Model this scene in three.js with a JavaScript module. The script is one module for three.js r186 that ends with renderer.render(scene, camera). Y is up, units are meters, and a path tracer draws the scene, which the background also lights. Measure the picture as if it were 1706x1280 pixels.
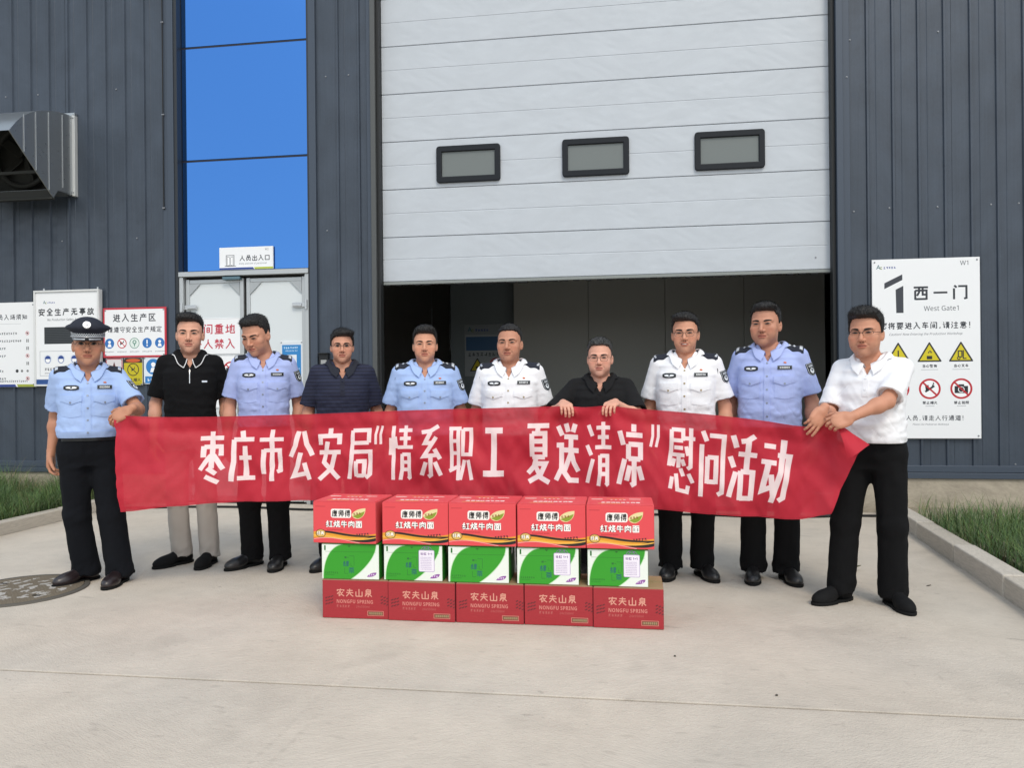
import * as THREE from 'three';
import { RoundedBoxGeometry } from 'three/addons/geometries/RoundedBoxGeometry.js';
import { mergeGeometries } from 'three/addons/utils/BufferGeometryUtils.js';
import { createNoise2D, createNoise3D } from 'simplex-noise';

// ---------- camera, sky, sun, exposure
const scene = new THREE.Scene();
const camera = new THREE.PerspectiveCamera(53.13, 1706 / 1280, 0.1, 600);
camera.rotation.order = 'YXZ';
camera.position.set(2.507, 1.25, 7.72);
camera.rotation.set(0, THREE.MathUtils.degToRad(8.2), -0.0096);

const SUN_DIR = new THREE.Vector3(0.30, 0.80, 0.62).normalize();
const SKY_LEVEL = 1.0;
{ // a bright, hazy summer sky: pale near the horizon, blue above, thin cloud all over, brightest round the veiled sun
  const W = 512, H = 256, data = new Float32Array(W * H * 4), rnd = mulberry(11), n3 = createNoise3D(rnd);
  for (let j = 0; j < H; j++) for (let i = 0; i < W; i++) {
    const az = ((i + 0.5) / W - 0.5) * 2 * Math.PI, el = ((j + 0.5) / H - 0.5) * Math.PI;
    const x = Math.cos(el) * Math.cos(az), y = Math.sin(el), z = Math.cos(el) * Math.sin(az);
    let r, g, b;
    if (y < 0) { r = 0.42; g = 0.40; b = 0.37; } else {
      const t = Math.pow(y, 0.5);
      r = 1.22 - 0.72 * t; g = 1.25 - 0.56 * t; b = 1.26 - 0.33 * t;
      const hz = 0.30 * Math.exp(-y * 6); r += hz; g += hz; b += hz * 0.8;
      const q = 1.6 / (y + 0.35);
      let cl = n3(x * q, z * q, 1) * 0.55 + n3(x * q * 2.3, z * q * 2.3, 5) * 0.28 + n3(x * q * 5, z * q * 5, 9) * 0.14;
      cl = THREE.MathUtils.smoothstep(cl, -0.25, 0.85) * THREE.MathUtils.smoothstep(y, 0.12, 0.75);
      r += (1.7 - r) * cl * 0.7; g += (1.7 - g) * cl * 0.7; b += (1.72 - b) * cl * 0.7;
      const s = Math.max(0, x * SUN_DIR.x + y * SUN_DIR.y + z * SUN_DIR.z), glow = Math.pow(s, 6) * 1.1;
      r += glow; g += glow * 0.97; b += glow * 0.9;
    }
    const k = (j * W + i) * 4;
    data[k] = r * SKY_LEVEL; data[k + 1] = g * SKY_LEVEL; data[k + 2] = b * SKY_LEVEL; data[k + 3] = 1;
  }
  const t = new THREE.DataTexture(data, W, H, THREE.RGBAFormat, THREE.FloatType);
  t.mapping = THREE.EquirectangularReflectionMapping; t.magFilter = t.minFilter = THREE.LinearFilter; t.needsUpdate = true;
  scene.background = t; scene.environment = t;
}
const sun = new THREE.DirectionalLight(0xfff1dc, 1.5);
sun.position.copy(SUN_DIR).multiplyScalar(30).add(new THREE.Vector3(1, 0, 2)); sun.target.position.set(1, 0, 2);
sun.castShadow = true; sun.shadow.radius = 34; sun.shadow.mapSize.set(2048, 2048);
Object.assign(sun.shadow.camera, { left: -12, right: 12, top: 12, bottom: -12, near: 1, far: 60 });
scene.add(sun, sun.target);
const renderer = new THREE.WebGLRenderer({ antialias: true });
renderer.toneMapping = THREE.LinearToneMapping;
renderer.toneMappingExposure = 0.93;
renderer.shadowMap.enabled = true;

// ---------- small helpers
function mulberry(a) { return () => { a = (a + 0x6d2b79f5) | 0; let t = Math.imul(a ^ (a >>> 15), 1 | a); t = (t + Math.imul(t ^ (t >>> 7), 61 | t)) ^ t; return ((t ^ (t >>> 14)) >>> 0) / 4294967296; }; }
const R = mulberry(77), noise2 = createNoise2D(mulberry(3)), noise3 = createNoise3D(mulberry(4));
const rr = (a, b) => a + (b - a) * R();
const { clamp, lerp, smoothstep } = THREE.MathUtils;
const V = (x, y, z) => new THREE.Vector3(x, y, z);
const counts = {};
function numbered(n) { const k = counts[n] = (counts[n] ?? -1) + 1; return k ? n + '_' + String(k).padStart(3, '0') : n; }
function mesh(name, geo, mat, parent = scene) { const m = new THREE.Mesh(geo, mat); m.name = parent === scene ? numbered(name) : name; m.castShadow = m.receiveShadow = true; parent.add(m); return m; }
function thing(name, label, category, [x, y, z] = [0, 0, 0], group) { const o = new THREE.Group(); o.name = numbered(name); o.position.set(x, y, z); o.userData = { label, category }; if (group) o.userData.group = group; scene.add(o); return o; }
function tag(o, label, category, group) { Object.assign(o.userData, { label, category }); if (group) o.userData.group = group; return o; }
function structure(o) { o.userData.kind = 'structure'; return o; }
function part(name, parent) { const g = new THREE.Group(); g.name = name; parent.add(g); return g; }
const box = (w, h, d, x = 0, y = 0, z = 0) => new THREE.BoxGeometry(w, h, d).translate(x, y, z);
const rbox = (w, h, d, r, x = 0, y = 0, z = 0, seg = 2) => new RoundedBoxGeometry(w, h, d, seg, r).translate(x, y, z);
const tube = (pts, r, seg = 24, closed = false, rad = 8) => new THREE.TubeGeometry(new THREE.CatmullRomCurve3(pts, closed), seg, r, rad, closed);
function merged(list) { return mergeGeometries(list.map((g) => { const q = g.index ? g.toNonIndexed() : g; for (const k of Object.keys(q.attributes)) if (!['position', 'normal', 'uv'].includes(k)) q.deleteAttribute(k); return q; })); }
const lin = (r, g, b) => new THREE.Color().setRGB(r, g, b);
const std = (color, roughness = 0.8, extra = {}) => new THREE.MeshStandardMaterial({ color, roughness, ...extra });
function canvasTex(w, h, draw, srgb = true) { const c = document.createElement('canvas'); c.width = w; c.height = h; draw(c.getContext('2d'), w, h); const t = new THREE.CanvasTexture(c); if (srgb) t.colorSpace = THREE.SRGBColorSpace; t.anisotropy = 8; return t; }
function dataTex(w, h, f, srgb = false, repeat = true) { // f(u, v) -> [r, g, b] or one value, 0-1
  const d = new Uint8Array(w * h * 4);
  for (let j = 0; j < h; j++) for (let i = 0; i < w; i++) { let q = f(i / w, j / h); if (typeof q === 'number') q = [q, q, q]; const k = (j * w + i) * 4; for (let c = 0; c < 3; c++) d[k + c] = clamp(Math.round(q[c] * 255), 0, 255); d[k + 3] = 255; }
  const t = new THREE.DataTexture(d, w, h); t.magFilter = t.minFilter = THREE.LinearFilter; if (repeat) t.wrapS = t.wrapT = THREE.RepeatWrapping; if (srgb) t.colorSpace = THREE.SRGBColorSpace; t.needsUpdate = true; return t;
}
const toSRGB = (x) => x <= 0.0031308 ? 12.92 * x : 1.055 * Math.pow(x, 1 / 2.4) - 0.055;
function tileNoise(u, v, f, seed = 0) { // seamless on the unit square
  const a = u * 2 * Math.PI, b = v * 2 * Math.PI, s = f / (2 * Math.PI);
  return noise3(Math.cos(a) * s + seed, Math.sin(a) * s + Math.cos(b) * s * 1.7, Math.sin(b) * s * 1.7 + seed * 3);
}
// ---------- lettering: each character is drawn from its own strokes on a 0-100 grid; "@x a b c d" sets part x into the box a b c d
const STROKES = {
  口: '12,12 12,96;12,14 88,14 88,96;12,90 88,90', 日: '18,4 18,98;18,7 82,7 82,98;18,50 82,50;18,93 82,93',
  月: '20,5 20,60 6,99;20,7 82,7 82,92 68,96;20,35 82,35;20,62 82,62', 土: '15,34 85,34;50,0 50,92;2,93 98,93',
  主: '44,0 58,13;8,23 92,23;50,23 50,95;15,57 85,57;2,95 98,95', 青: '8,9 92,9;16,24 84,24;0,40 100,40;50,0 50,40;@月 16 50 88 101',
  讠: '26,4 58,20;6,38 56,38 56,90 96,70', 氵: '22,4 74,22;4,36 58,52;6,96 34,80 80,58', 冫: '16,12 70,34;6,96 36,80 88,56',
  忄: '52,0 52,100;18,22 6,54;74,20 94,42', 亻: '80,2 48,40 6,60;54,34 54,100', 辶: '10,6 28,22;3,38 25,38 25,76;2,95 25,76 60,95 99,95',
  广: '48,0 55,14;13,17 98,17;14,17 12,60 1,99', 门: '12,2 28,17;10,22 10,100;38,8 92,8 92,92 76,96', 心: '12,38 4,82;28,26 34,84 74,90 78,66;46,6 58,34;78,22 96,54',
  火: '18,24 12,50;84,18 70,44;50,2 46,46 4,98;52,40 66,70 97,98', 纟: '58,2 14,32 78,32;72,20 10,64 92,58;4,94 92,80', 人: '50,2 46,40 4,98;50,30 64,64 97,98',
  枣: '4,13 96,13;17,28 17,50;17,30 84,30 84,48;50,0 50,72;46,46 4,74;54,46 97,74;34,71 68,83;26,87 76,100', 庄: '@广 0 0 100 100;@土 24 30 98 98',
  市: '50,0 50,16;2,19 98,19;18,38 18,86;18,40 82,40 82,80 70,82;50,19 50,100', 公: '38,4 26,32 3,54;60,4 72,30 97,52;48,46 34,72 14,92 80,86;64,66 88,99',
  安: '50,0 50,12;8,32 8,15 92,15 92,32;40,26 22,66 90,99;74,48 56,78 6,99;0,47 100,47', 局: '16,6 88,6 88,30;16,30 88,30;16,6 14,60 1,99;16,47 94,47 92,90 76,97;@口 28 60 74 96',
  情: '@忄 0 0 30 100;@青 32 0 100 100', 清: '@氵 0 0 32 100;@青 34 0 100 100', 请: '@讠 0 0 36 100;@青 38 0 100 100',
  系: '84,2 50,11 12,13;50,13 26,33 60,33;74,22 22,57 86,55;66,44 90,63;50,57 50,92 36,96;30,68 8,93;68,68 94,93',
  职: '0,8 52,8;10,8 10,80;40,8 40,100;10,30 40,30;10,52 40,52;0,84 48,74;@口 54 2 98 60;66,64 50,99;82,64 99,99', 工: '8,8 92,8;50,8 50,92;2,92 98,92',
  夏: '3,5 97,5;50,5 46,18;22,18 22,58;22,18 78,18 78,58;22,31 78,31;22,45 78,45;22,58 78,58;40,58 30,74 4,86;32,69 80,69 58,88 8,100;36,74 60,92 98,100',
  送: '@辶 0 0 100 100;44,2 54,16;84,2 74,16;36,24 96,24;32,46 99,46;66,24 64,52 36,82;66,48 78,66 98,80', 凉: '@冫 0 0 30 100;64,0 64,12;32,17 100,17;42,32 42,56;42,32 92,32 92,56;42,55 92,55;66,56 66,94 52,97;48,66 34,90;84,66 100,88',
  慰: '10,4 54,4 54,20;10,20 54,20;10,4 9,36 1,60;20,31 54,31;12,42 60,42;38,42 38,62;22,48 14,60;50,48 60,58;60,16 100,16;84,0 84,58 72,62;66,28 74,42;@心 2 60 98 101',
  问: '@门 0 0 100 100;@口 28 34 72 82', 活: '@氵 0 0 32 100;88,2 62,10 38,12;32,31 100,31;66,10 66,54;@口 38 50 96 102', 动: '6,14 48,14;0,38 54,38;26,38 12,82 48,74;38,56 54,88;56,26 96,26 92,90 76,95;74,2 72,50 50,99',
  '“': '40,0 22,16 22,34;84,0 66,16 66,34', '”': '30,0 30,18 12,34;76,0 76,18 58,34', '，': '40,84 52,84 40,100', '！': '50,4 50,66;50,84 50,96',
  入: '30,4 48,8 52,30;50,25 36,62 4,98;52,28 66,64 97,98', 员: '@口 20 0 80 32;14,40 14,82;14,42 86,42 86,82;50,50 48,72 10,98;58,78 94,98', 出: '50,0 50,96;16,16 16,45;16,45 84,45;84,16 84,45;8,58 8,96;8,96 92,96;92,58 92,96',
  来: '8,16 92,16;28,26 36,42;72,24 62,42;2,48 98,48;50,0 50,100;48,50 8,88;52,50 94,88', 场: '2,36 40,36;21,6 21,80;0,86 42,74;46,10 88,10 56,42 98,42 92,92 78,96;70,42 42,78;86,42 56,96',
  须: '34,4 6,28;36,28 6,54;40,52 4,94;44,8 98,8;70,8 66,20;50,22 50,76;50,22 92,22 92,76;70,32 68,64 42,98;76,74 98,98', 知: '18,4 4,34;12,22 50,22;2,52 54,52;28,22 26,62 4,98;32,60 52,90;@口 58 16 98 88',
  全: '50,0 6,42;50,0 94,42;22,44 78,44;24,68 76,68;50,44 50,94;6,95 94,95', 生: '24,4 6,44;18,26 92,26;54,0 54,94;16,58 88,58;2,95 98,95', 产: '48,0 54,12;10,16 92,16;30,24 38,38;70,22 60,38;12,42 94,42;14,42 12,70 2,98',
  无: '12,10 88,10;4,42 96,42;48,10 42,58 6,98;58,42 58,88 92,88 94,72', 事: '4,12 96,12;24,22 76,22 76,34 24,34 24,22;16,46 82,46 82,70;2,58 98,58;16,70 82,70;50,0 50,94 36,98',
  故: '0,26 48,26;24,2 24,52;@口 2 50 46 96;66,2 50,40;60,24 98,24;90,24 76,64 44,98;58,40 74,72 98,98', 进: '@辶 0 0 100 100;36,24 96,24;32,54 98,54;54,4 52,54 36,80;78,4 78,82', 区: '92,8 8,8 8,94 96,94;74,22 24,78;28,26 78,80',
  遵: '@辶 0 0 100 100;48,0 54,10;80,0 74,10;34,14 98,14;42,24 42,56;42,24 90,24 90,56;58,14 56,40;74,14 74,40 90,40;42,56 90,56;34,66 98,66;76,58 76,84 66,86;50,70 58,80', 守: '50,0 50,12;8,32 8,14 92,14 92,32;4,50 96,50;66,34 66,94 50,98;28,62 40,78',
  规: '6,20 46,20;2,46 50,46;26,4 24,52 4,96;28,54 48,82;58,8 58,64;58,8 92,8 92,64;75,22 72,64 50,98;80,60 80,92 97,92 98,78', 定: '50,0 50,12;8,30 8,14 92,14 92,30;18,42 82,42;50,42 50,92;50,64 82,64;28,56 22,80 4,98;24,76 50,94 98,96',
  车: '10,16 90,16;44,0 22,46 84,46;6,70 96,70;54,32 54,100', 间: '@门 0 0 100 100;@日 30 34 72 86', 重: '80,2 50,8 18,10;4,20 96,20;50,8 50,94;20,32 80,32 80,66 20,66 20,32;20,49 80,49;14,80 86,80;2,95 98,95',
  地: '2,36 40,36;21,6 21,80;0,86 42,74;46,34 94,20 92,66 82,70;68,2 68,74;52,14 52,84 58,92 96,92 98,74', 外: '28,2 22,36 4,58;24,24 54,24 44,60 6,98;22,46 38,60;72,2 72,100;72,38 96,56',
  禁: '4,16 46,16;26,0 26,46;24,18 4,42;28,18 46,36;54,16 96,16;74,0 74,46;72,18 54,40;76,18 98,40;22,54 78,54;4,68 96,68;50,68 50,94 40,98;28,76 10,94;70,76 90,94', 西: '2,10 98,10;12,32 12,98;12,32 88,32 88,98;12,93 88,93;38,10 38,44 24,70;62,10 62,62 86,62', 一: '4,50 96,50',
  将: '22,0 22,100;4,22 14,36;2,74 22,58;54,0 36,30;48,14 90,14 70,38 38,48;50,22 58,32;34,56 98,56;80,42 80,94 66,98;48,68 58,82', 要: '4,6 96,6;14,20 14,46;14,20 86,20 86,46;14,46 86,46;38,6 38,46;62,6 62,46;2,64 98,64;42,52 24,80 84,99;70,66 52,88 10,99',
  注: '@氵 0 0 32 100;@主 34 0 100 100', 意: '50,0 50,8;14,12 86,12;32,16 38,26;68,16 62,26;4,30 96,30;24,40 76,40 76,64 24,64 24,40;24,52 76,52;@心 4 66 98 101', 当: '50,0 50,36;18,8 28,28;82,8 70,28;10,40 86,40 86,98;16,66 86,66;8,94 86,94',
  坠: '4,4 4,54;4,6 34,6 22,26 34,44 16,48;56,4 42,30;44,22 44,52;54,18 96,14;72,4 72,40 78,48 98,46;22,68 78,68;50,54 50,94;4,95 96,95', 物: '14,8 6,34;8,26 46,26;28,2 28,100;2,64 48,54;58,2 40,46;54,24 96,24 90,90 76,96;70,26 44,70;84,26 54,94', 叉: '8,12 84,12 64,60 6,98;20,28 56,70 96,98;44,28 54,44',
  止: '52,2 52,92;52,42 90,42;20,30 20,92;2,93 98,93', 烟: '10,28 6,52;44,22 36,44;26,2 24,50 2,98;28,54 46,86;54,10 54,98;54,10 98,10 98,98;54,92 98,92;60,38 92,38;76,20 74,50 60,80;78,50 92,80', 拍: '2,24 44,24;26,2 26,92 12,96;2,66 44,52;74,2 64,18;54,20 54,98;54,20 96,20 96,98;54,56 96,56;54,94 96,94',
  照: '@日 4 4 40 66;50,8 94,8 92,30 82,34;68,8 64,24 48,38;@口 52 42 96 72;10,78 4,98;34,80 38,96;60,80 66,96;84,78 96,96', 走: '14,18 86,18;50,0 50,90;4,40 96,40;50,62 86,62;26,56 20,78 2,98;22,72 48,92 98,96', 行: '30,2 6,28;34,26 4,56;22,46 22,100;46,14 96,14;40,44 98,44;78,44 78,92 62,97',
  通: '@辶 0 0 100 100;40,6 90,6 70,20;56,14 70,22;42,26 42,84;42,26 90,26 90,78 82,82;42,44 90,44;42,60 90,60;66,24 66,82', 道: '@辶 0 0 100 100;46,0 54,12;82,0 74,12;34,16 98,16;66,16 62,28;44,30 44,84;44,30 88,30 88,84;44,48 88,48;44,64 88,64;44,82 88,82', 您: '34,0 6,32;20,22 20,58;52,2 40,22;46,12 96,12 88,26;66,12 66,50 56,54;50,28 42,46;80,28 94,46;@心 4 60 98 100',
  内: '10,22 10,98;10,22 90,22 90,90 76,96;50,0 48,44 22,74;52,46 78,72', 师: '10,12 10,64;32,2 32,60 8,98;42,10 98,10;50,30 50,80;50,30 92,30 92,74 84,78;70,10 70,100', 傅: '@亻 0 0 30 100;34,12 98,12;42,24 42,56;42,24 90,24 90,54;42,40 90,40;66,0 66,56;80,0 90,8;32,66 98,66;80,56 80,94 68,97;46,76 56,88',
  康: '@广 0 0 100 100;32,30 84,30 84,54;22,42 96,42;32,54 84,54;58,22 58,94 48,98;30,64 40,74;24,96 46,82;88,60 70,74;62,74 94,98', 红: '@纟 0 0 46 100;54,16 96,16;75,16 75,88;48,90 98,90', 烧: '10,28 6,52;44,22 36,44;26,2 24,50 2,98;28,54 46,86;50,20 96,10;62,0 74,34 94,28;92,16 54,44;50,54 98,54;64,54 60,80 44,98;80,54 80,90 98,90 98,76',
  牛: '26,4 8,44;18,26 90,26;2,58 98,58;52,0 52,100', 肉: '10,18 10,98;10,20 90,20 90,92 76,96;50,0 46,24 22,46;50,26 76,44;48,48 24,78;50,52 76,76', 面: '2,8 98,8;50,8 44,26;10,28 10,98;10,28 90,28 90,98;10,93 90,93;36,28 36,92;64,28 64,92;36,50 64,50;36,70 64,70',
  经: '@纟 0 0 46 100;50,8 88,8 48,46;64,22 96,46;54,58 96,58;74,58 74,92;46,93 98,93', 典: '18,14 18,72;18,14 82,14 82,72;18,42 82,42;40,2 40,72;60,2 60,72;2,73 98,73;34,78 10,98;66,78 92,98', 绿: '@纟 0 0 46 100;52,8 90,8 88,40;54,24 90,24;46,40 98,40;72,40 72,92 62,97;52,52 62,62;48,88 66,72;92,48 78,62;76,64 97,88',
  茶: '2,14 98,14;30,2 30,26;70,2 70,26;50,22 4,54;50,22 96,54;16,62 84,62;50,44 50,94 40,98;30,72 10,92;68,72 92,92', 农: '8,36 8,18 94,18 90,34;50,2 40,40 4,70;32,50 32,92 54,80;44,36 62,74 96,96;82,44 60,62', 夫: '12,22 88,22;4,50 96,50;50,0 46,54 4,98;52,52 64,76 96,98',
  山: '50,2 50,94;10,34 10,94;10,94 90,94;90,34 90,98', 泉: '50,0 40,12;22,12 22,50;22,12 78,12 78,50;22,31 78,31;22,50 78,50;50,50 50,94 40,98;8,64 34,64 6,94;84,54 62,70;56,64 96,94', 统: '@纟 0 0 46 100;72,0 76,10;48,14 98,14;70,16 56,36 90,34;80,24 94,42;62,44 58,70 44,96;82,44 82,90 98,90 98,76',
};
function drawGlyph(c, ch, x, y, w, h, pen) {
  const put = (text, bx, by, bw, bh) => {
    for (const s of text.split(';')) {
      if (s[0] === '@') { const [n, a, b, d, e] = s.slice(1).split(' '); put(STROKES[n], bx + bw * a / 100, by + bh * b / 100, bw * (d - a) / 100, bh * (e - b) / 100); continue; }
      c.beginPath();
      s.split(' ').forEach((p, i) => { const [u, v] = p.split(','); c[i ? 'lineTo' : 'moveTo'](bx + bw * u / 100, by + bh * v / 100); });
      c.stroke();
    }
  };
  c.lineWidth = pen; c.lineJoin = 'miter'; c.miterLimit = 3; c.lineCap = 'butt';
  put(STROKES[ch], x + pen / 2, y + pen / 2, w - pen, h - pen);
}
// writes a line; Chinese characters from their strokes, the rest with the sans-serif font. Returns the pen position.
function writeLine(c, text, x, y, size, pen, color, squeeze = 1, gap = 0.08) {
  c.strokeStyle = c.fillStyle = color;
  for (const ch of text) {
    if (STROKES[ch]) { const slim = '，！'.includes(ch) ? 0.45 : 1; drawGlyph(c, ch, x, y, size * squeeze * slim, size, pen); x += size * (squeeze * slim + gap); }
    else { c.font = (pen > size * 0.1 ? 'bold ' : '') + size + 'px sans-serif'; c.fillText(ch, x, y + size * 0.88); x += c.measureText(ch).width; }
  }
  return x;
}
function writeMid(c, text, cx, y, size, pen, color, squeeze = 1, gap = 0.08) {
  let w = 0; c.font = (pen > size * 0.1 ? 'bold ' : '') + size + 'px sans-serif';
  for (const ch of text) w += STROKES[ch] ? size * (squeeze * ('，！'.includes(ch) ? 0.45 : 1) + gap) : c.measureText(ch).width;
  writeLine(c, text, cx - w / 2 + size * gap / 2, y, size, pen, color, squeeze, gap);
}

// ---------- ground: a sheet of earth to the horizon, the concrete apron in two poured slabs with a joint between
const earthTex = dataTex(512, 512, (u, v) => { const a = tileNoise(u, v, 9) * 0.5 + tileNoise(u, v, 40, 2) * 0.35 + tileNoise(u, v, 120, 5) * 0.3, k = 0.82 + a * 0.28; return [toSRGB(0.30 * k), toSRGB(0.255 * k), toSRGB(0.19 * k)]; }, true);
const earthMat = std(0xffffff, 1, { map: earthTex, bumpMap: earthTex, bumpScale: 0.02 });
{ const g = new THREE.PlaneGeometry(500, 500).rotateX(-Math.PI / 2).translate(0, -0.03, 0); const uv = g.attributes.uv; for (let i = 0; i < uv.count; i++) uv.setXY(i, uv.getX(i) * 250, uv.getY(i) * 250); structure(mesh('ground', g, earthMat)); }

const APRON = { x0: -2.73, x1: 5.6, z0: -0.02, z1: 13 };
// marks on the concrete: trowel sweeps, damp spots, dirt along the joint, darker towards the kerbs and the wall foot, scuffs, a faint dotted chalk line
const concreteTex = dataTex(2048, 2048, (u, v) => {
  const x = lerp(-3, 6.2, u), z = lerp(8.2, -0.4, v);
  let k = 1 + noise2(x * 0.55, z * 0.55) * 0.05 + noise2(x * 1.9 + 9, z * 1.9) * 0.045 + noise2(x * 6, z * 6 + 4) * 0.03 + noise2(x * 22, z * 14) * 0.014 + noise2(x * 90, z * 60) * 0.014;
  const sweep = noise2(x * 0.8 + 31, z * 0.8), arc = Math.sin((Math.hypot(x - 2 + sweep * 1.2, z - 9) * 34 + sweep * 8)); k += arc * 0.004 * smoothstep(sweep, -0.2, 0.6);
  k -= smoothstep(noise2(x * 1.3 + 50, z * 1.1 + 20) + noise2(x * 5, z * 5) * 0.3, 0.45, 1.0) * 0.08;
  k -= 0.15 * Math.exp(-Math.abs(z - 4.66) * 38) * (0.6 + 0.6 * noise2(x * 4, 2));
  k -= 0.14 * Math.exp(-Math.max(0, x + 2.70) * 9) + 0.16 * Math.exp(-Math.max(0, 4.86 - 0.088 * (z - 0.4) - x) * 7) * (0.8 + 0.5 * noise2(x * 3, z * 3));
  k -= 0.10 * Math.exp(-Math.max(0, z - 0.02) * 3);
  if (z > 4.1) { const wob = 0.012 * noise2(1, z * 1.5), fadeIn = smoothstep(z, 4.1, 4.8); for (const o of [-0.035, 0.03]) { const d = Math.abs(x - 1.31 - o + wob); k -= (0.035 + 0.10 * Math.max(0, Math.sin(z * 95 + o * 40))) * (1 - smoothstep(d, 0.004, 0.014)) * fadeIn * (0.5 + 0.5 * noise2(z * 2, o * 9)); } }
  const hairline = Math.abs(noise2(x * 0.42 + 5.3, z * 0.42 + 1.7)); if (z > 4.7) k -= (1 - smoothstep(hairline, 0.0006, 0.0025)) * 0.07;
  k -= smoothstep(noise2(x * 13 + 3, z * 13 + 60), 0.86, 0.93) * 0.22 * smoothstep(noise2(x * 0.9 + 70, z * 0.9), 0.1, 0.5) + smoothstep(noise2(x * 7 + 90, z * 2.5 + 30), 0.80, 0.92) * 0.10 * smoothstep(x, 2.6, 3.6) * smoothstep(z, 3.6, 4.4);
  const sc = noise2(x * 3.1 + 80, z * 9 + 12); k -= smoothstep(sc, 0.82, 0.95) * 0.16;
  const warm = noise2(x * 0.8 + 4, z * 0.8 + 17) * 0.012;
  return [toSRGB(clamp(0.555 * k * (1 + warm), 0, 1)), toSRGB(clamp(0.490 * k, 0, 1)), toSRGB(clamp(0.412 * k * (1 - warm), 0, 1))];
}, true, false);
const concreteBump = dataTex(1024, 1024, (u, v) => 0.5 + tileNoise(u, v, 30) * 0.14 + tileNoise(u, v, 110, 3) * 0.16 + tileNoise(u, v, 300, 7) * 0.16);
concreteBump.repeat.set(5, 5);
const concreteMat = std(0xffffff, 0.82, { map: concreteTex, bumpMap: concreteBump, bumpScale: 0.004 });
function slab(x0, x1, z0, z1) {
  const g = rbox(x1 - x0, 0.16, z1 - z0, 0.006, (x0 + x1) / 2, -0.08, (z0 + z1) / 2, 1), p = g.attributes.position, uv = g.attributes.uv;
  for (let i = 0; i < p.count; i++) uv.setXY(i, (p.getX(i) + 3) / 9.2, (8.2 - p.getZ(i)) / 8.6);
  return g;
}
{
  const apron = new THREE.Group(); apron.name = 'concrete_apron'; structure(apron); scene.add(apron);
  mesh('concrete_slab', slab(APRON.x0, 5.0, APRON.z0, 4.652), concreteMat, apron);
  mesh('concrete_slab', slab(-8, 11, 4.666, APRON.z1), concreteMat, apron);
  mesh('joint_filler', box(19, 0.06, 0.03, 1.5, -0.05, 4.6595), std(lin(0.02, 0.019, 0.017), 1), apron);
}

// ---------- kerbs, one stone after another
const kerbTex = dataTex(256, 256, (u, v) => { const k = 1 + tileNoise(u, v, 8) * 0.09 + tileNoise(u, v, 45, 4) * 0.08 + tileNoise(u, v, 120, 9) * 0.06; return [toSRGB(0.54 * k), toSRGB(0.49 * k), toSRGB(0.425 * k)]; }, true);
const kerbMats = [0, 1, 2].map((i) => std(lin(1 - i * 0.07, 1 - i * 0.075, 1 - i * 0.085), 0.9, { map: kerbTex, bumpMap: kerbTex, bumpScale: 0.004 }));
function kerbRun(name, pts, width, height) { // pts: face line on the ground, stones between neighbours; width grows away from the apron
  const k = new THREE.Group(); k.name = name; structure(k); scene.add(k);
  for (let i = 0; i + 1 < pts.length; i++) {
    const [ax, az] = pts[i], [bx, bz] = pts[i + 1], L = Math.hypot(bx - ax, bz - az) - 0.012;
    const m = mesh('kerb_stone', rbox(width, height + 0.1, L, 0.012, 0, height / 2 - 0.05, 0), kerbMats[i % 3], k);
    m.position.set((ax + bx) / 2, rr(-0.004, 0.004), (az + bz) / 2); m.rotation.y = Math.atan2(bx - ax, bz - az); m.rotation.z = rr(-0.01, 0.01);
    mesh('kerb_joint', box(width - 0.03, height + 0.02, 0.014, bx, height / 2 - 0.03, bz), std(lin(0.16, 0.15, 0.13), 1), k);
  }
}
kerbRun('kerb', [[4.985, 0.03], [4.93, 0.40], [4.867, 1.235], [4.795, 2.10], [4.722, 2.96], [4.65, 3.82], [4.58, 4.62]], 0.135, 0.125);
kerbRun('kerb', [[-2.86, 0.12], [-2.80, 0.40], [-2.79, 1.10], [-2.79, 1.95], [-2.79, 2.80], [-2.79, 3.70], [-2.79, 4.60]], 0.11, 0.115);

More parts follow.
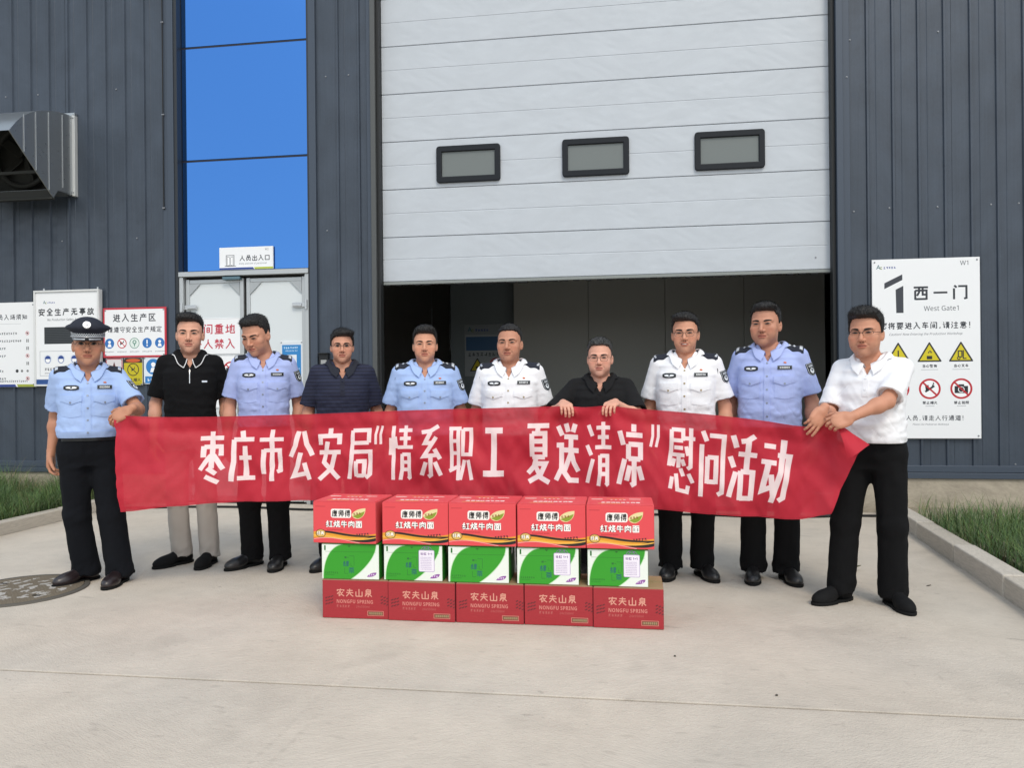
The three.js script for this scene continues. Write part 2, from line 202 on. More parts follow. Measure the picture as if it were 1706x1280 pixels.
// ---------- the shed wall
const wallMat = std(lin(0.064, 0.083, 0.114), 0.5, { metalness: 0.1 }), wallDark = std(lin(0.022, 0.027, 0.034), 0.5), trimMat = std(lin(0.056, 0.074, 0.104), 0.45, { metalness: 0.1 });
{ const t = dataTex(256, 512, (u, v) => 0.90 + tileNoise(u, v, 5) * 0.05 + tileNoise(u, v, 60, 3) * 0.02 + noise2(u * 90, v * 3) * 0.03, true); t.repeat.set(0.6, 0.25); wallMat.map = t; wallMat.roughnessMap = dataTex(256, 256, (u, v) => 0.85 + tileNoise(u, v, 6, 8) * 0.2); }
function claddingSheet(x0, x1, y0, y1, ribs) { // pressed sheet: flats with raised trapezoid ribs, z = depth of the profile
  const prof = []; let x = x0; prof.push([x0, 0]);
  for (const r of ribs) if (r - 0.02 > x0 && r + 0.02 < x1) { prof.push([r - 0.018, 0], [r - 0.010, 0.017], [r + 0.010, 0.017], [r + 0.018, 0]); for (const q of [0.076]) if (r + q + 0.02 < x1) prof.push([r + q - 0.004, 0], [r + q, 0.0025], [r + q + 0.004, 0]); }
  prof.push([x1, 0]);
  const pos = [], nor = [], uv = [];
  for (let i = 0; i + 1 < prof.length; i++) {
    const [ax, az] = prof[i], [bx, bz] = prof[i + 1], l = Math.hypot(bx - ax, bz - az), nx = -(bz - az) / l, nz = (bx - ax) / l;
    const q = [[ax, y0, az], [bx, y0, bz], [bx, y1, bz], [ax, y0, az], [bx, y1, bz], [ax, y1, az]];
    for (const p of q) { pos.push(...p); nor.push(nx, 0, nz); uv.push(p[0], p[1]); }
  }
  const g = new THREE.BufferGeometry(); g.setAttribute('position', new THREE.Float32BufferAttribute(pos, 3)); g.setAttribute('normal', new THREE.Float32BufferAttribute(nor, 3)); g.setAttribute('uv', new THREE.Float32BufferAttribute(uv, 2));
  return g;
}
const WALL_TOP = 8.2, CLAD_Y = 0.445;
const screwGeo = merged([new THREE.CylinderGeometry(0.008, 0.009, 0.005, 8).rotateX(Math.PI / 2), new THREE.SphereGeometry(0.0055, 8, 6).scale(1, 1, 0.8).translate(0, 0, 0.003)]), screwMat = std(lin(0.35, 0.36, 0.38), 0.4, { metalness: 0.7 });
function wallPiece(name, x0, x1, ribStart, sheets, parent) {
  const ribs = []; for (let k = -60; k < 60; k++) ribs.push(ribStart + k * 0.2282);
  for (let i = 0; i < sheets.length - 1; i++) {
    const a = Math.max(x0, sheets[i]), b = Math.min(x1, sheets[i + 1]); if (b - a < 0.02) continue;
    mesh('cladding_sheet', claddingSheet(a, b - 0.0015, CLAD_Y, WALL_TOP, ribs), wallMat, parent).position.z = i % 2 ? 0.002 : 0;
  }
}
const range = (a, b, s) => { const o = []; for (let x = a; x < b + s; x += s) o.push(x); return o; };
const facade = thing('factory_wall', 'dark grey ribbed metal wall of the industrial shed behind the group', 'wall'); structure(facade);
wallPiece('l', -9, -2.40, -2.621, range(-9.04, -2.2, 0.9128), facade);
wallPiece('m', -0.655, -0.10, -0.421, [-0.655, -0.10], facade);
wallPiece('r', 4.665, 12, 4.832, range(4.665, 12.3, 0.9128), facade);
// flat corner flashings beside every opening (proud of the sheets)
for (const [a, b, z] of [[-2.40, -2.335, 0.016], [-2.335, -2.262, 0.034], [-0.735, -0.655, 0.034], [-0.10, -0.052, 0.03], [4.600, 4.665, 0.03]]) mesh('corner_flashing', rbox(b - a - 0.002, WALL_TOP, 0.12, 0.004, (a + b) / 2, WALL_TOP / 2 + 0.0, z - 0.06, 1), trimMat, facade);
mesh('corner_flashing', box(0.036, WALL_TOP, 0.2, -2.243, WALL_TOP / 2, -0.078), wallDark, facade);
mesh('corner_flashing', box(0.02, WALL_TOP, 0.2, -0.746, WALL_TOP / 2, -0.08), wallDark, facade);
// the wall's core behind the sheets, with the two openings left free
for (const [x0, x1, y0, y1] of [[-9, -2.262, 0, WALL_TOP], [-0.736, -0.03, 0, WALL_TOP], [4.56, 12, 0, WALL_TOP], [-0.03, 4.56, 5.62, WALL_TOP]]) mesh('wall_core', box(x1 - x0, y1 - y0, 0.16, (x0 + x1) / 2, (y0 + y1) / 2, -0.085), wallDark, facade);
mesh('cladding_sheet', claddingSheet(-0.05, 4.60, 5.55, WALL_TOP, range(-0.2, 4.6, 0.2282)), wallMat, facade);
mesh('parapet_cap', rbox(21.2, 0.12, 0.34, 0.01, 1.5, WALL_TOP + 0.06, -0.05), trimMat, facade);
// base trim: two folded steps and a drip edge, then the bare concrete plinth
const plinthTex = dataTex(512, 128, (u, v) => { const q = v * 0.16, k = 1 + tileNoise(u, q, 12) * 0.12 + tileNoise(u, q, 50, 3) * 0.08 + tileNoise(u, q, 150, 6) * 0.06 - 0.24 * Math.pow(1 - v, 4); return [toSRGB(0.41 * k), toSRGB(0.36 * k), toSRGB(0.285 * k)]; }, true);
for (const [x0, x1] of [[-9, -2.262], [-0.736, -0.052], [4.602, 12]]) {
  const w = x1 - x0, c = (x0 + x1) / 2;
  mesh('base_trim', rbox(w, 0.062, 0.05, 0.004, c, 0.415, 0.012, 1), trimMat, facade);
  mesh('base_trim', rbox(w, 0.056, 0.062, 0.004, c, 0.353, 0.016, 1), trimMat, facade);
  const g = box(w, 0.36, 0.20, c, 0.145, -0.075), uv = g.attributes.uv; for (let i = 0; i < uv.count; i++) uv.setX(i, uv.getX(i) * w / 2.4);
  mesh('concrete_plinth', g, std(0xffffff, 0.95, { map: plinthTex, bumpMap: plinthTex, bumpScale: 0.004 }), facade);
}
for (const [x, y] of [[4.678, 4.501], [5.466, 4.522], [4.70, 2.863], [5.02, 2.883], [5.446, 2.876], [5.912, 2.879], [6.15, 2.88], [4.64, 4.139], [6.10, 0.46], [-4.3, 4.52], [-3.9, 4.52], [-2.95, 4.52], [-2.72, 2.88], [-3.62, 2.88], [-0.55, 4.5], [-0.30, 4.5], [-0.55, 2.88]]) { const m = mesh('screw', screwGeo, screwMat, facade); m.position.set(x, y, x > 4.6 && x < 4.665 ? 0.031 : 0.003); }

// thin cable clipped down the left wall
{ const t = thing('wall_cable', 'thin black cable hanging down the dark wall left of the blue glass', 'cable');
  mesh('wire', tube([V(-2.386, 6.5, 0.026), V(-2.383, 4.6, 0.03), V(-2.386, 3.6, 0.027), V(-2.385, 3.175, 0.026)], 0.006, 40), std(0x0b0c0e, 0.6), t);
  for (const y of [5.2, 4.2, 3.19]) mesh('clip', rbox(0.03, 0.014, 0.014, 0.003, -2.385, y, 0.028), std(lin(0.3, 0.3, 0.32), 0.4, { metalness: 0.6 }), t); }

// ---------- blue mirror glazing over the personnel door
{ const t = thing('blue_glazing', 'tall bay of blue mirror glass panes above the white double door', 'window', [0, 0, 0]);
  const glass = new THREE.MeshPhysicalMaterial({ color: lin(0.085, 0.25, 0.64), metalness: 1, roughness: 0.035 });
  const ys = [2.498, 3.708, 4.942, 6.176, 7.41, 8.1];
  for (let i = 0; i + 1 < ys.length; i++) {
    const p = mesh('pane', rbox(1.462, ys[i + 1] - ys[i] - 0.022, 0.012, 0.002, -1.489, (ys[i] + ys[i + 1]) / 2, -0.075, 1), glass, t); p.rotation.set(0, 0, 0);
    mesh('joint_bar', box(1.47, 0.02, 0.03, -1.489, ys[i + 1], -0.088), std(lin(0.008, 0.012, 0.03), 0.5), t);
  }
  mesh('backing', box(1.47, 5.7, 0.02, -1.489, 5.33, -0.115), std(0x080a10, 0.9), t);
}

// ---------- white double door
const aluMat = std(lin(0.52, 0.54, 0.55), 0.38, { metalness: 0.55 }), doorWhite = std(lin(0.70, 0.745, 0.765), 0.5), steelMat = std(lin(0.55, 0.56, 0.57), 0.28, { metalness: 0.9 }), blackMat = std(0x0a0a0b, 0.5);
{
  const t = thing('double_door', 'white double personnel door with aluminium frame under the blue glass', 'door', [-1.49, 0, -0.05]);
  mesh('lintel', rbox(1.47, 0.052, 0.10, 0.004, 0, 2.464, 0.03), aluMat, t);
  mesh('jamb', rbox(0.045, 2.436, 0.09, 0.004, -0.712, 1.218, 0.02), aluMat, t); mesh('jamb', rbox(0.045, 2.436, 0.09, 0.004, 0.712, 1.218, 0.02), aluMat, t);
  for (const s of [-1, 1]) {
    const cx = s < 0 ? -0.348 : 0.350, w = 0.672, leaf = mesh('door_leaf', rbox(w - 0.09, 2.30, 0.03, 0.003, cx, 1.225, 0.0), doorWhite, t);
    for (const e of [-1, 1]) mesh('leaf_stile', rbox(0.042, 2.40, 0.048, 0.006, cx + e * (w / 2 - 0.024), 1.215, 0.004), aluMat, leaf);
    mesh('leaf_rail', rbox(w - 0.094, 0.042, 0.044, 0.005, cx, 2.388, 0.004), aluMat, leaf); mesh('leaf_rail', rbox(w - 0.094, 0.06, 0.044, 0.005, cx, 0.05, 0.004), aluMat, leaf);
    for (const e of [-1, 1]) { // pierced corner brackets
      const sh = new THREE.Shape(); sh.moveTo(0, 0); sh.lineTo(-e * 0.13, 0); sh.lineTo(0, -0.13); sh.closePath();
      for (const [a, b] of [[0.025, 0.025], [0.06, 0.03], [0.03, 0.06]]) { const h = new THREE.Path(); h.absarc(-e * a, -b, 0.010, 0, 7); sh.holes.push(h); }
      mesh('corner_bracket', new THREE.ExtrudeGeometry(sh, { depth: 0.004, bevelEnabled: false }).translate(cx + e * (w / 2 - 0.046), 2.366, 0.026), std(lin(0.45, 0.47, 0.48), 0.4, { metalness: 0.5 }), leaf);
    }
    for (const y of [2.11, 1.2, 0.25]) { // lift-off hinges
      const h = mesh('hinge', merged([rbox(0.16, 0.05, 0.012, 0.004, s * 0.622, y, 0.040), rbox(0.10, 0.034, 0.016, 0.006, s * 0.60, y, 0.050)]), steelMat, t);
      mesh('hinge_pin', new THREE.CylinderGeometry(0.014, 0.014, 0.10, 12).translate(s * 0.706, y, 0.072), steelMat, h);
    }
    const hd = mesh('door_handle', tube([V(s * 0.055, 0.92, 0.028), V(s * 0.055, 0.92, 0.07), V(s * 0.055, 1.18, 0.07), V(s * 0.055, 1.18, 0.028)], 0.010, 24), steelMat, leaf);
    hd.position.z = 0;
  }
  mesh('centre_gap', box(0.012, 2.38, 0.02, 0, 1.215, -0.01), std(0x161819, 0.9), t);
  mesh('door_closer', rbox(0.20, 0.035, 0.05, 0.006, -0.13, 2.41, 0.055), std(lin(0.12, 0.2, 0.24), 0.4, { metalness: 0.5 }), t);
}

// ---------- signs. A sign is a board with a thickness, a printed sheet on it and its screws.
const dim = std(0xffffff, 0.45);
const INK = '#2b2e33';
function printSheet(parent, w, h, pxPerM, draw, z, name = 'printed_face', rough = 0.4) {
  const tex = canvasTex(Math.round(w * pxPerM), Math.round(h * pxPerM), (c, W, H) => { c.scale(pxPerM, pxPerM); draw(c, w, h); });
  return mesh(name, new THREE.PlaneGeometry(w, h).translate(0, 0, z), std(lin(0.97, 0.97, 0.98), rough, { map: tex }), parent);
}
// text sizes below are in metres on the sign; greek() stands for lines too small to be read in the photograph
function greek(c, x, y, w, size, color = '#5a5d62') { c.strokeStyle = color; c.lineCap = 'butt'; c.lineWidth = size * 0.13; for (let u = x; u + size * 0.8 <= x + w; u += size * 1.08) for (let k = 0; k < 5; k++) { c.beginPath(); const a = R(), b = R(); if (k % 2) { c.moveTo(u + size * 0.1, y + size * a); c.lineTo(u + size * 0.85, y + size * a); } else { c.moveTo(u + size * (0.1 + 0.7 * a), y + size * 0.05); c.lineTo(u + size * (0.1 + 0.7 * b), y + size * 0.95); } c.stroke(); } }
function text(c, s, x, y, size, color, mid = false, font = '') { c.fillStyle = color; c.save(); c.translate(x, y); c.scale(0.001, 0.001); c.font = font + ' ' + size * 1000 + 'px sans-serif'; c.textAlign = mid ? 'center' : 'left'; c.fillText(s, 0, 0); c.restore(); }
function zh(c, s, x, y, size, pen, color, squeeze = 1, gap = 0.08) { c.save(); c.translate(x, y); c.scale(0.001, 0.001); writeLine(c, s, 0, 0, size * 1000, pen * 1000, color, squeeze, gap); c.restore(); }
function zhMid(c, s, x, y, size, pen, color, squeeze = 1, gap = 0.08) { c.save(); c.translate(x, y); c.scale(0.001, 0.001); writeMid(c, s, 0, 0, size * 1000, pen * 1000, color, squeeze, gap); c.restore(); }
function poly(c, pts, fill, stroke, lw) { c.beginPath(); pts.forEach((p, i) => c[i ? 'lineTo' : 'moveTo'](p[0], p[1])); c.closePath(); if (fill) { c.fillStyle = fill; c.fill(); } if (stroke) { c.strokeStyle = stroke; c.lineWidth = lw; c.lineJoin = 'round'; c.stroke(); } }
function disc(c, x, y, r, fill, stroke, lw) { c.beginPath(); c.arc(x, y, r, 0, 7); if (fill) { c.fillStyle = fill; c.fill(); } if (stroke) { c.strokeStyle = stroke; c.lineWidth = lw; c.stroke(); } }
function fillR(c, x, y, w, h, col) { c.fillStyle = col; c.fillRect(x, y, w, h); }
function banSymbol(c, x, y, r, inner) { disc(c, x, y, r, '#fff'); inner(c, x, y, r); disc(c, x, y, r * 0.9, null, '#c0202e', r * 0.18); c.beginPath(); c.moveTo(x - r * 0.62, y - r * 0.62); c.lineTo(x + r * 0.62, y + r * 0.62); c.strokeStyle = '#c0202e'; c.lineWidth = r * 0.16; c.stroke(); }
function cigarette(c, x, y, r) { c.save(); c.translate(x, y); c.rotate(-0.6); fillR(c, -r * 0.5, -r * 0.09, r * 1.0, r * 0.18, '#20242a'); c.restore(); poly(c, [[x - r * 0.42, y - r * 0.3], [x - r * 0.1, y - r * 0.38], [x - r * 0.12, y + r * 0.22], [x - r * 0.34, y + r * 0.3]], '#20242a'); c.strokeStyle = '#20242a'; c.lineWidth = r * 0.09; c.beginPath(); c.moveTo(x + r * 0.3, y - r * 0.2); c.bezierCurveTo(x + r * 0.1, y - r * 0.4, x + r * 0.5, y - r * 0.4, x + r * 0.3, y - r * 0.6); c.stroke(); }
function cameraIcon(c, x, y, r) { fillR(c, x - r * 0.6, y - r * 0.25, r * 1.2, r * 0.68, '#20242a'); fillR(c, x - r * 0.25, y - r * 0.42, r * 0.5, r * 0.2, '#20242a'); disc(c, x, y + r * 0.08, r * 0.26, '#20242a', '#fff', r * 0.07); }
function helmetMan(c, x, y, r) { disc(c, x, y - r * 0.18, r * 0.26, '#fff'); c.beginPath(); c.arc(x, y - r * 0.25, r * 0.34, Math.PI, 0); c.fillStyle = '#fff'; c.fill(); poly(c, [[x - r * 0.45, y + r * 0.75], [x - r * 0.3, y + r * 0.15], [x + r * 0.3, y + r * 0.15], [x + r * 0.45, y + r * 0.75]], '#fff'); }
function warnTri(c, x, y, s, inner) { poly(c, [[x, y], [x + s / 2, y + s * 0.87], [x - s / 2, y + s * 0.87]], '#d9c81e', '#24262a', s * 0.07); inner(c, x, y + s * 0.56, s); }
function logo(c, x, y, h, col2 = '#3a4a90') { c.lineWidth = h * 0.16; c.strokeStyle = '#3b6a72'; c.beginPath(); c.moveTo(x, y); c.lineTo(x + h * 0.45, y - h); c.lineTo(x + h * 0.85, y); c.moveTo(x + h * 0.25, y - h * 0.35); c.lineTo(x + h * 0.7, y - h * 0.35); c.stroke(); c.strokeStyle = '#7c8a40'; c.beginPath(); c.arc(x + h * 1.15, y - h * 0.25, h * 0.25, 0.6, 5.6); c.stroke(); greek(c, x + h * 1.7, y - h * 0.62, h * 3.2, h * 0.58, col2); }
const boardEdge = std(lin(0.62, 0.63, 0.64), 0.45);
function sign(name, label, x0, x1, y0, y1, thick, z, pxPerM, draw, { edge = boardEdge, radius = 0.004, screws = 0.03, inset = 0.003 } = {}) {
  const w = x1 - x0, h = y1 - y0, t = thing(name, label, 'sign', [(x0 + x1) / 2, (y0 + y1) / 2, z]);
  mesh('board', rbox(w, h, thick, Math.min(radius, thick * 0.48), 0, 0, thick / 2), edge, t);
  printSheet(t, w - inset * 2, h - inset * 2, pxPerM, draw, thick + 0.0015);
  if (screws) for (const a of [-1, 1]) for (const b of [-1, 1]) mesh('screw', screwGeo, screwMat, t).position.set(a * (w / 2 - screws), b * (h / 2 - screws), thick + 0.002);
  return t;
}
const WALL_Z = 0.027;
// 1. visitors' rules, cut by the frame
sign('rules_board', 'white visitor rules board with small lines of text, at the left end of the wall', -4.72, -3.925, 1.268, 2.212, 0.012, WALL_Z, 900, (c, w, h) => {
  fillR(c, 0, 0, w, h, '#f6f7f8'); zhMid(c, '外来人员入场须知', w * 0.50, 0.128, 0.066, 0.0075, '#4a4d52', 1, 0.14); fillR(c, 0.14, 0.235, w * 0.6, 0.003, '#b0b4b8');
  for (let k = 0; k < 7; k++) { const y = 0.33 + k * 0.084; greek(c, 0.06, y, [0.52, 0.56, 0.38, 0.37, 0.28, 0.33, 0.36][k], 0.026, '#55585c'); const x = w - 0.10; if (k % 3 === 0) banSymbol(c, x, y + 0.012, 0.022, (q, a, b, r) => disc(q, a, b, r * 0.5, '#333')); else if (k === 5) { disc(c, x - 0.13, y + 0.012, 0.018, '#25282c'); disc(c, x - 0.07, y + 0.012, 0.014, '#777'); disc(c, x, y + 0.012, 0.014, '#888'); } else { fillR(c, x - 0.012, y - 0.006, 0.009, 0.036, '#333'); fillR(c, x + 0.006, y - 0.006, 0.009, 0.036, '#333'); } }
  greek(c, 0.10, 0.865, 0.6, 0.022, '#55585c'); poly(c, [[0, h - 0.028], [w - 0.255, h - 0.028], [w - 0.24, h], [0, h]], '#27408c'); poly(c, [[w - 0.235, h - 0.028], [w, h - 0.028], [w, h], [w - 0.22, h]], '#a3ad3c');
});
// 2. the framed safety board
{
  const t = sign('safety_board', 'white framed safety board with a black panel, behind the officer in the cap', -3.912, -3.125, 1.274, 2.328, 0.05, WALL_Z - 0.005, 900, (c, w, h) => {
    fillR(c, 0, 0, w, h, '#f6f7f8'); logo(c, 0.09, 0.125, 0.030); zhMid(c, '安全生产无事故', w * 0.49, 0.175, 0.088, 0.0115, '#33363b', 1, 0.12); text(c, 'No Production Safety Accidents', w * 0.5, 0.315, 0.034, '#44474c', true, 'italic');
    fillR(c, 0.10, 0.385, w * 0.74, 0.185, '#24282c'); for (let k = 0; k < 9; k++) fillR(c, 0.10, 0.40 + k * 0.019, w * 0.74, 0.004, '#4c5257');
    c.strokeStyle = '#9aa0a4'; c.lineWidth = 0.004; c.strokeRect(0.045, 0.65, w - 0.10, 0.27);
    for (let k = 0; k < 4; k++) { const x = 0.14 + k * 0.16; disc(c, x, 0.735, 0.05, '#e3e8f2'); disc(c, x, 0.75, 0.03, '#fff', '#2d4f9e', 0.006); c.beginPath(); c.arc(x, 0.735, 0.036, Math.PI, 0); c.fillStyle = '#24468f'; c.fill(); }
    greek(c, 0.10, 0.835, 0.56, 0.03, '#4a4d52'); greek(c, 0.10, 0.885, 0.4, 0.015, '#777a7e'); greek(c, 0.22, 0.945, 0.40, 0.026, '#2d4f9e');
    fillR(c, 0, h - 0.055, w * 0.55, 0.055, '#27508f'); fillR(c, w * 0.55, h - 0.055, w * 0.45, 0.055, '#d8dcdc');
  }, { screws: 0, inset: 0.02 });
  const w = 0.787, h = 1.054; for (const [a, b, x, y] of [[w, 0.02, 0, h / 2 - 0.01], [w, 0.02, 0, -h / 2 + 0.01], [0.02, h - 0.04, w / 2 - 0.01, 0], [0.02, h - 0.04, -w / 2 + 0.01, 0]]) mesh('frame', rbox(a, b, 0.016, 0.003, x, y, 0.058), std(lin(0.72, 0.73, 0.73), 0.35), t);
  for (const x of [-0.29, 0.36]) mesh('hanging_lug', rbox(0.018, 0.03, 0.008, 0.003, x, h / 2 + 0.012, 0.03), steelMat, t);
}
// 3. red-edged sign
sign('entry_sign', 'white sign with red border and five round symbols, right of the framed safety board', -3.108, -2.362, 1.578, 2.122, 0.012, WALL_Z, 1000, (c, w, h) => {
  fillR(c, 0, 0, w, h, '#c63645'); fillR(c, 0.02, 0.02, w - 0.04, h - 0.04, '#f6f7f8'); zhMid(c, '进入生产区', w / 2, 0.062, 0.096, 0.0115, '#4a4c52', 1, 0.1); zhMid(c, '请遵守安全生产规定', w / 2, 0.205, 0.068, 0.0075, '#4a4c52', 1, 0.06);
  const ys = 0.388, r = 0.055; for (let k = 0; k < 5; k++) { const x = 0.075 + k * 0.148; if (k === 1) banSymbol(c, x, ys, r, cigarette); else { disc(c, x, ys, r, k === 2 ? '#e8f2ec' : '#2f74bd', k === 2 ? '#2f7a62' : null, 0.006); if (k === 0 || k === 4) helmetMan(c, x, ys, r * 0.95); if (k === 3) { fillR(c, x - 0.007, ys - 0.035, 0.014, 0.045, '#fff'); disc(c, x, ys + 0.028, 0.009, '#fff'); } if (k === 2) { c.strokeStyle = '#2f7a62'; c.lineWidth = 0.009; c.beginPath(); c.arc(x, ys - 0.012, 0.018, 0, 7); c.moveTo(x, ys); c.lineTo(x, ys + 0.036); c.stroke(); } } greek(c, x - 0.055, ys + 0.085, 0.115, 0.013, '#777a80'); }
}, { edge: std(lin(0.50, 0.04, 0.06), 0.45), inset: 0.001 });
// 4. the three small signs below it
sign('warning_plate', 'small white plate with a red edge under the red-edged sign, beside the cap officer\'s shoulder', -3.085, -2.882, 1.285, 1.572, 0.006, WALL_Z, 1100, (c, w, h) => { fillR(c, 0, 0, w, h, '#b9434c'); fillR(c, 0.01, 0.01, w - 0.02, h - 0.02, '#e2dcde'); poly(c, [[w / 2, 0.035], [w / 2 + 0.02, 0.10], [w / 2 - 0.02, 0.10]], '#5b2326'); greek(c, 0.02, 0.17, 0.16, 0.03, '#a03038'); }, { screws: 0.012 });
sign('smoking_plate', 'small yellow no smoking plate with orange top under the red-edged sign', -2.870, -2.648, 1.276, 1.574, 0.006, WALL_Z, 1300, (c, w, h) => { fillR(c, 0, 0, w, h, '#c9bb1c'); fillR(c, 0, 0, w, 0.052, '#3a2a18'); c.beginPath(); c.ellipse(w / 2, 0.026, 0.085, 0.02, 0, 0, 7); c.fillStyle = '#d1602c'; c.fill(); disc(c, w / 2, 0.125, 0.064, null, '#4a3f14', 0.010); cigarette(c, w / 2, 0.125, 0.05); c.strokeStyle = '#4a3f14'; c.lineWidth = 0.009; c.beginPath(); c.moveTo(w / 2 - 0.045, 0.08); c.lineTo(w / 2 + 0.045, 0.17); c.stroke(); zhMid(c, '禁止烟火', w / 2, 0.215, 0.044, 0.0055, '#3c3712', 1, 0.04); greek(c, 0.02, 0.272, 0.18, 0.013, '#4a441a'); }, { screws: 0.01 });
sign('mandatory_plate', 'small white plate with a blue disc behind the man in the black polo', -2.636, -2.408, 1.286, 1.578, 0.006, WALL_Z, 1100, (c, w, h) => { fillR(c, 0, 0, w, h, '#e3ecf4'); disc(c, w / 2, 0.10, 0.085, '#2c7fc6'); helmetMan(c, w / 2, 0.10, 0.08); fillR(c, 0.015, 0.205, w - 0.03, 0.075, '#2c7fc6'); greek(c, 0.04, 0.225, 0.15, 0.035, '#e8f0f8'); }, { screws: 0.012 });
// 5. above the door
sign('exit_sign', 'white rectangular sign with a door symbol fixed on the blue glass above the door', -1.79, -1.174, 2.508, 2.752, 0.018, -0.062, 1200, (c, w, h) => {
  fillR(c, 0, 0, w, h, '#f6f7f8'); zh(c, '人员出入口', 0.228, 0.085, 0.067, 0.0082, '#44474c', 1, 0.06); text(c, 'Entry and exit of personnel', 0.222, 0.186, 0.026, '#6a6d72', false, 'italic'); text(c, 'W2', w - 0.09, 0.04, 0.03, '#5a5d62');
  c.strokeStyle = '#4a4d52'; c.lineWidth = 0.006; c.strokeRect(0.078, 0.085, 0.09, 0.112); c.lineWidth = 0.004; poly(c, [[0.09, 0.097], [0.118, 0.108], [0.118, 0.188], [0.09, 0.197]], '#fff', '#4a4d52', 0.004); poly(c, [[0.156, 0.097], [0.128, 0.108], [0.128, 0.188], [0.156, 0.197]], '#fff', '#4a4d52', 0.004); fillR(c, 0.060, 0.197, 0.13, 0.006, '#4a4d52');
  poly(c, [[0, h - 0.02], [w * 0.63, h - 0.02], [w * 0.65, h], [0, h]], '#2b438c'); poly(c, [[w * 0.645, h - 0.02], [w, h - 0.02], [w, h], [w * 0.665, h]], '#b4bf42');
}, { screws: 0, radius: 0.008 });
// 6. papers on the door leaves
const DOOR_Z = -0.029;
sign('workshop_notice', 'white notice with big red characters on the left door leaf, above the camera notice', -2.165, -1.540, 1.598, 1.990, 0.003, DOOR_Z, 1100, (c, w, h) => { fillR(c, 0, 0, w, h, '#f6f7f8'); c.strokeStyle = '#9a9da2'; c.lineWidth = 0.003; c.strokeRect(0.004, 0.004, w - 0.008, h - 0.008); zhMid(c, '车间重地', w * 0.5, 0.055, 0.118, 0.0125, '#c23a4c', 1, 0.07); zhMid(c, '外人禁入', w * 0.5, 0.215, 0.118, 0.0125, '#c23a4c', 1, 0.07); }, { screws: 0, edge: dim });
sign('photo_notice', 'white notice with a red crossed-out camera on the left door leaf, beside the bowed officer', -2.165, -1.540, 1.020, 1.590, 0.003, DOOR_Z, 900, (c, w, h) => { fillR(c, 0, 0, w, h, '#f6f7f8'); c.strokeStyle = '#9a9da2'; c.lineWidth = 0.003; c.strokeRect(0.004, 0.004, w - 0.008, h - 0.008); banSymbol(c, w - 0.115, 0.155, 0.09, cameraIcon); banSymbol(c, w - 0.42, 0.155, 0.09, cigarette); zhMid(c, '禁止拍照', w - 0.115, 0.275, 0.04, 0.005, '#44474c', 1, 0.04); zhMid(c, '禁止烟火', w - 0.42, 0.275, 0.04, 0.005, '#44474c', 1, 0.04); }, { screws: 0, edge: dim });
sign('blue_notice', 'blue and white notice in a clear sleeve on the right door leaf', -1.095, -0.842, 1.27, 1.726, 0.005, DOOR_Z, 1000, (c, w, h) => { fillR(c, 0, 0, w, h, '#dfe5ea'); fillR(c, 0.018, 0.035, w - 0.036, h - 0.06, '#2f86c8'); greek(c, 0.035, 0.055, 0.18, 0.022, '#d8e8f4'); greek(c, 0.055, 0.09, 0.14, 0.016, '#d8e8f4'); fillR(c, 0.075, 0.14, 0.105, 0.105, '#e8eef4'); greek(c, 0.03, 0.28, 0.19, 0.016, '#cfe2f2'); greek(c, 0.03, 0.31, 0.17, 0.016, '#cfe2f2'); }, { screws: 0.012, edge: dim });
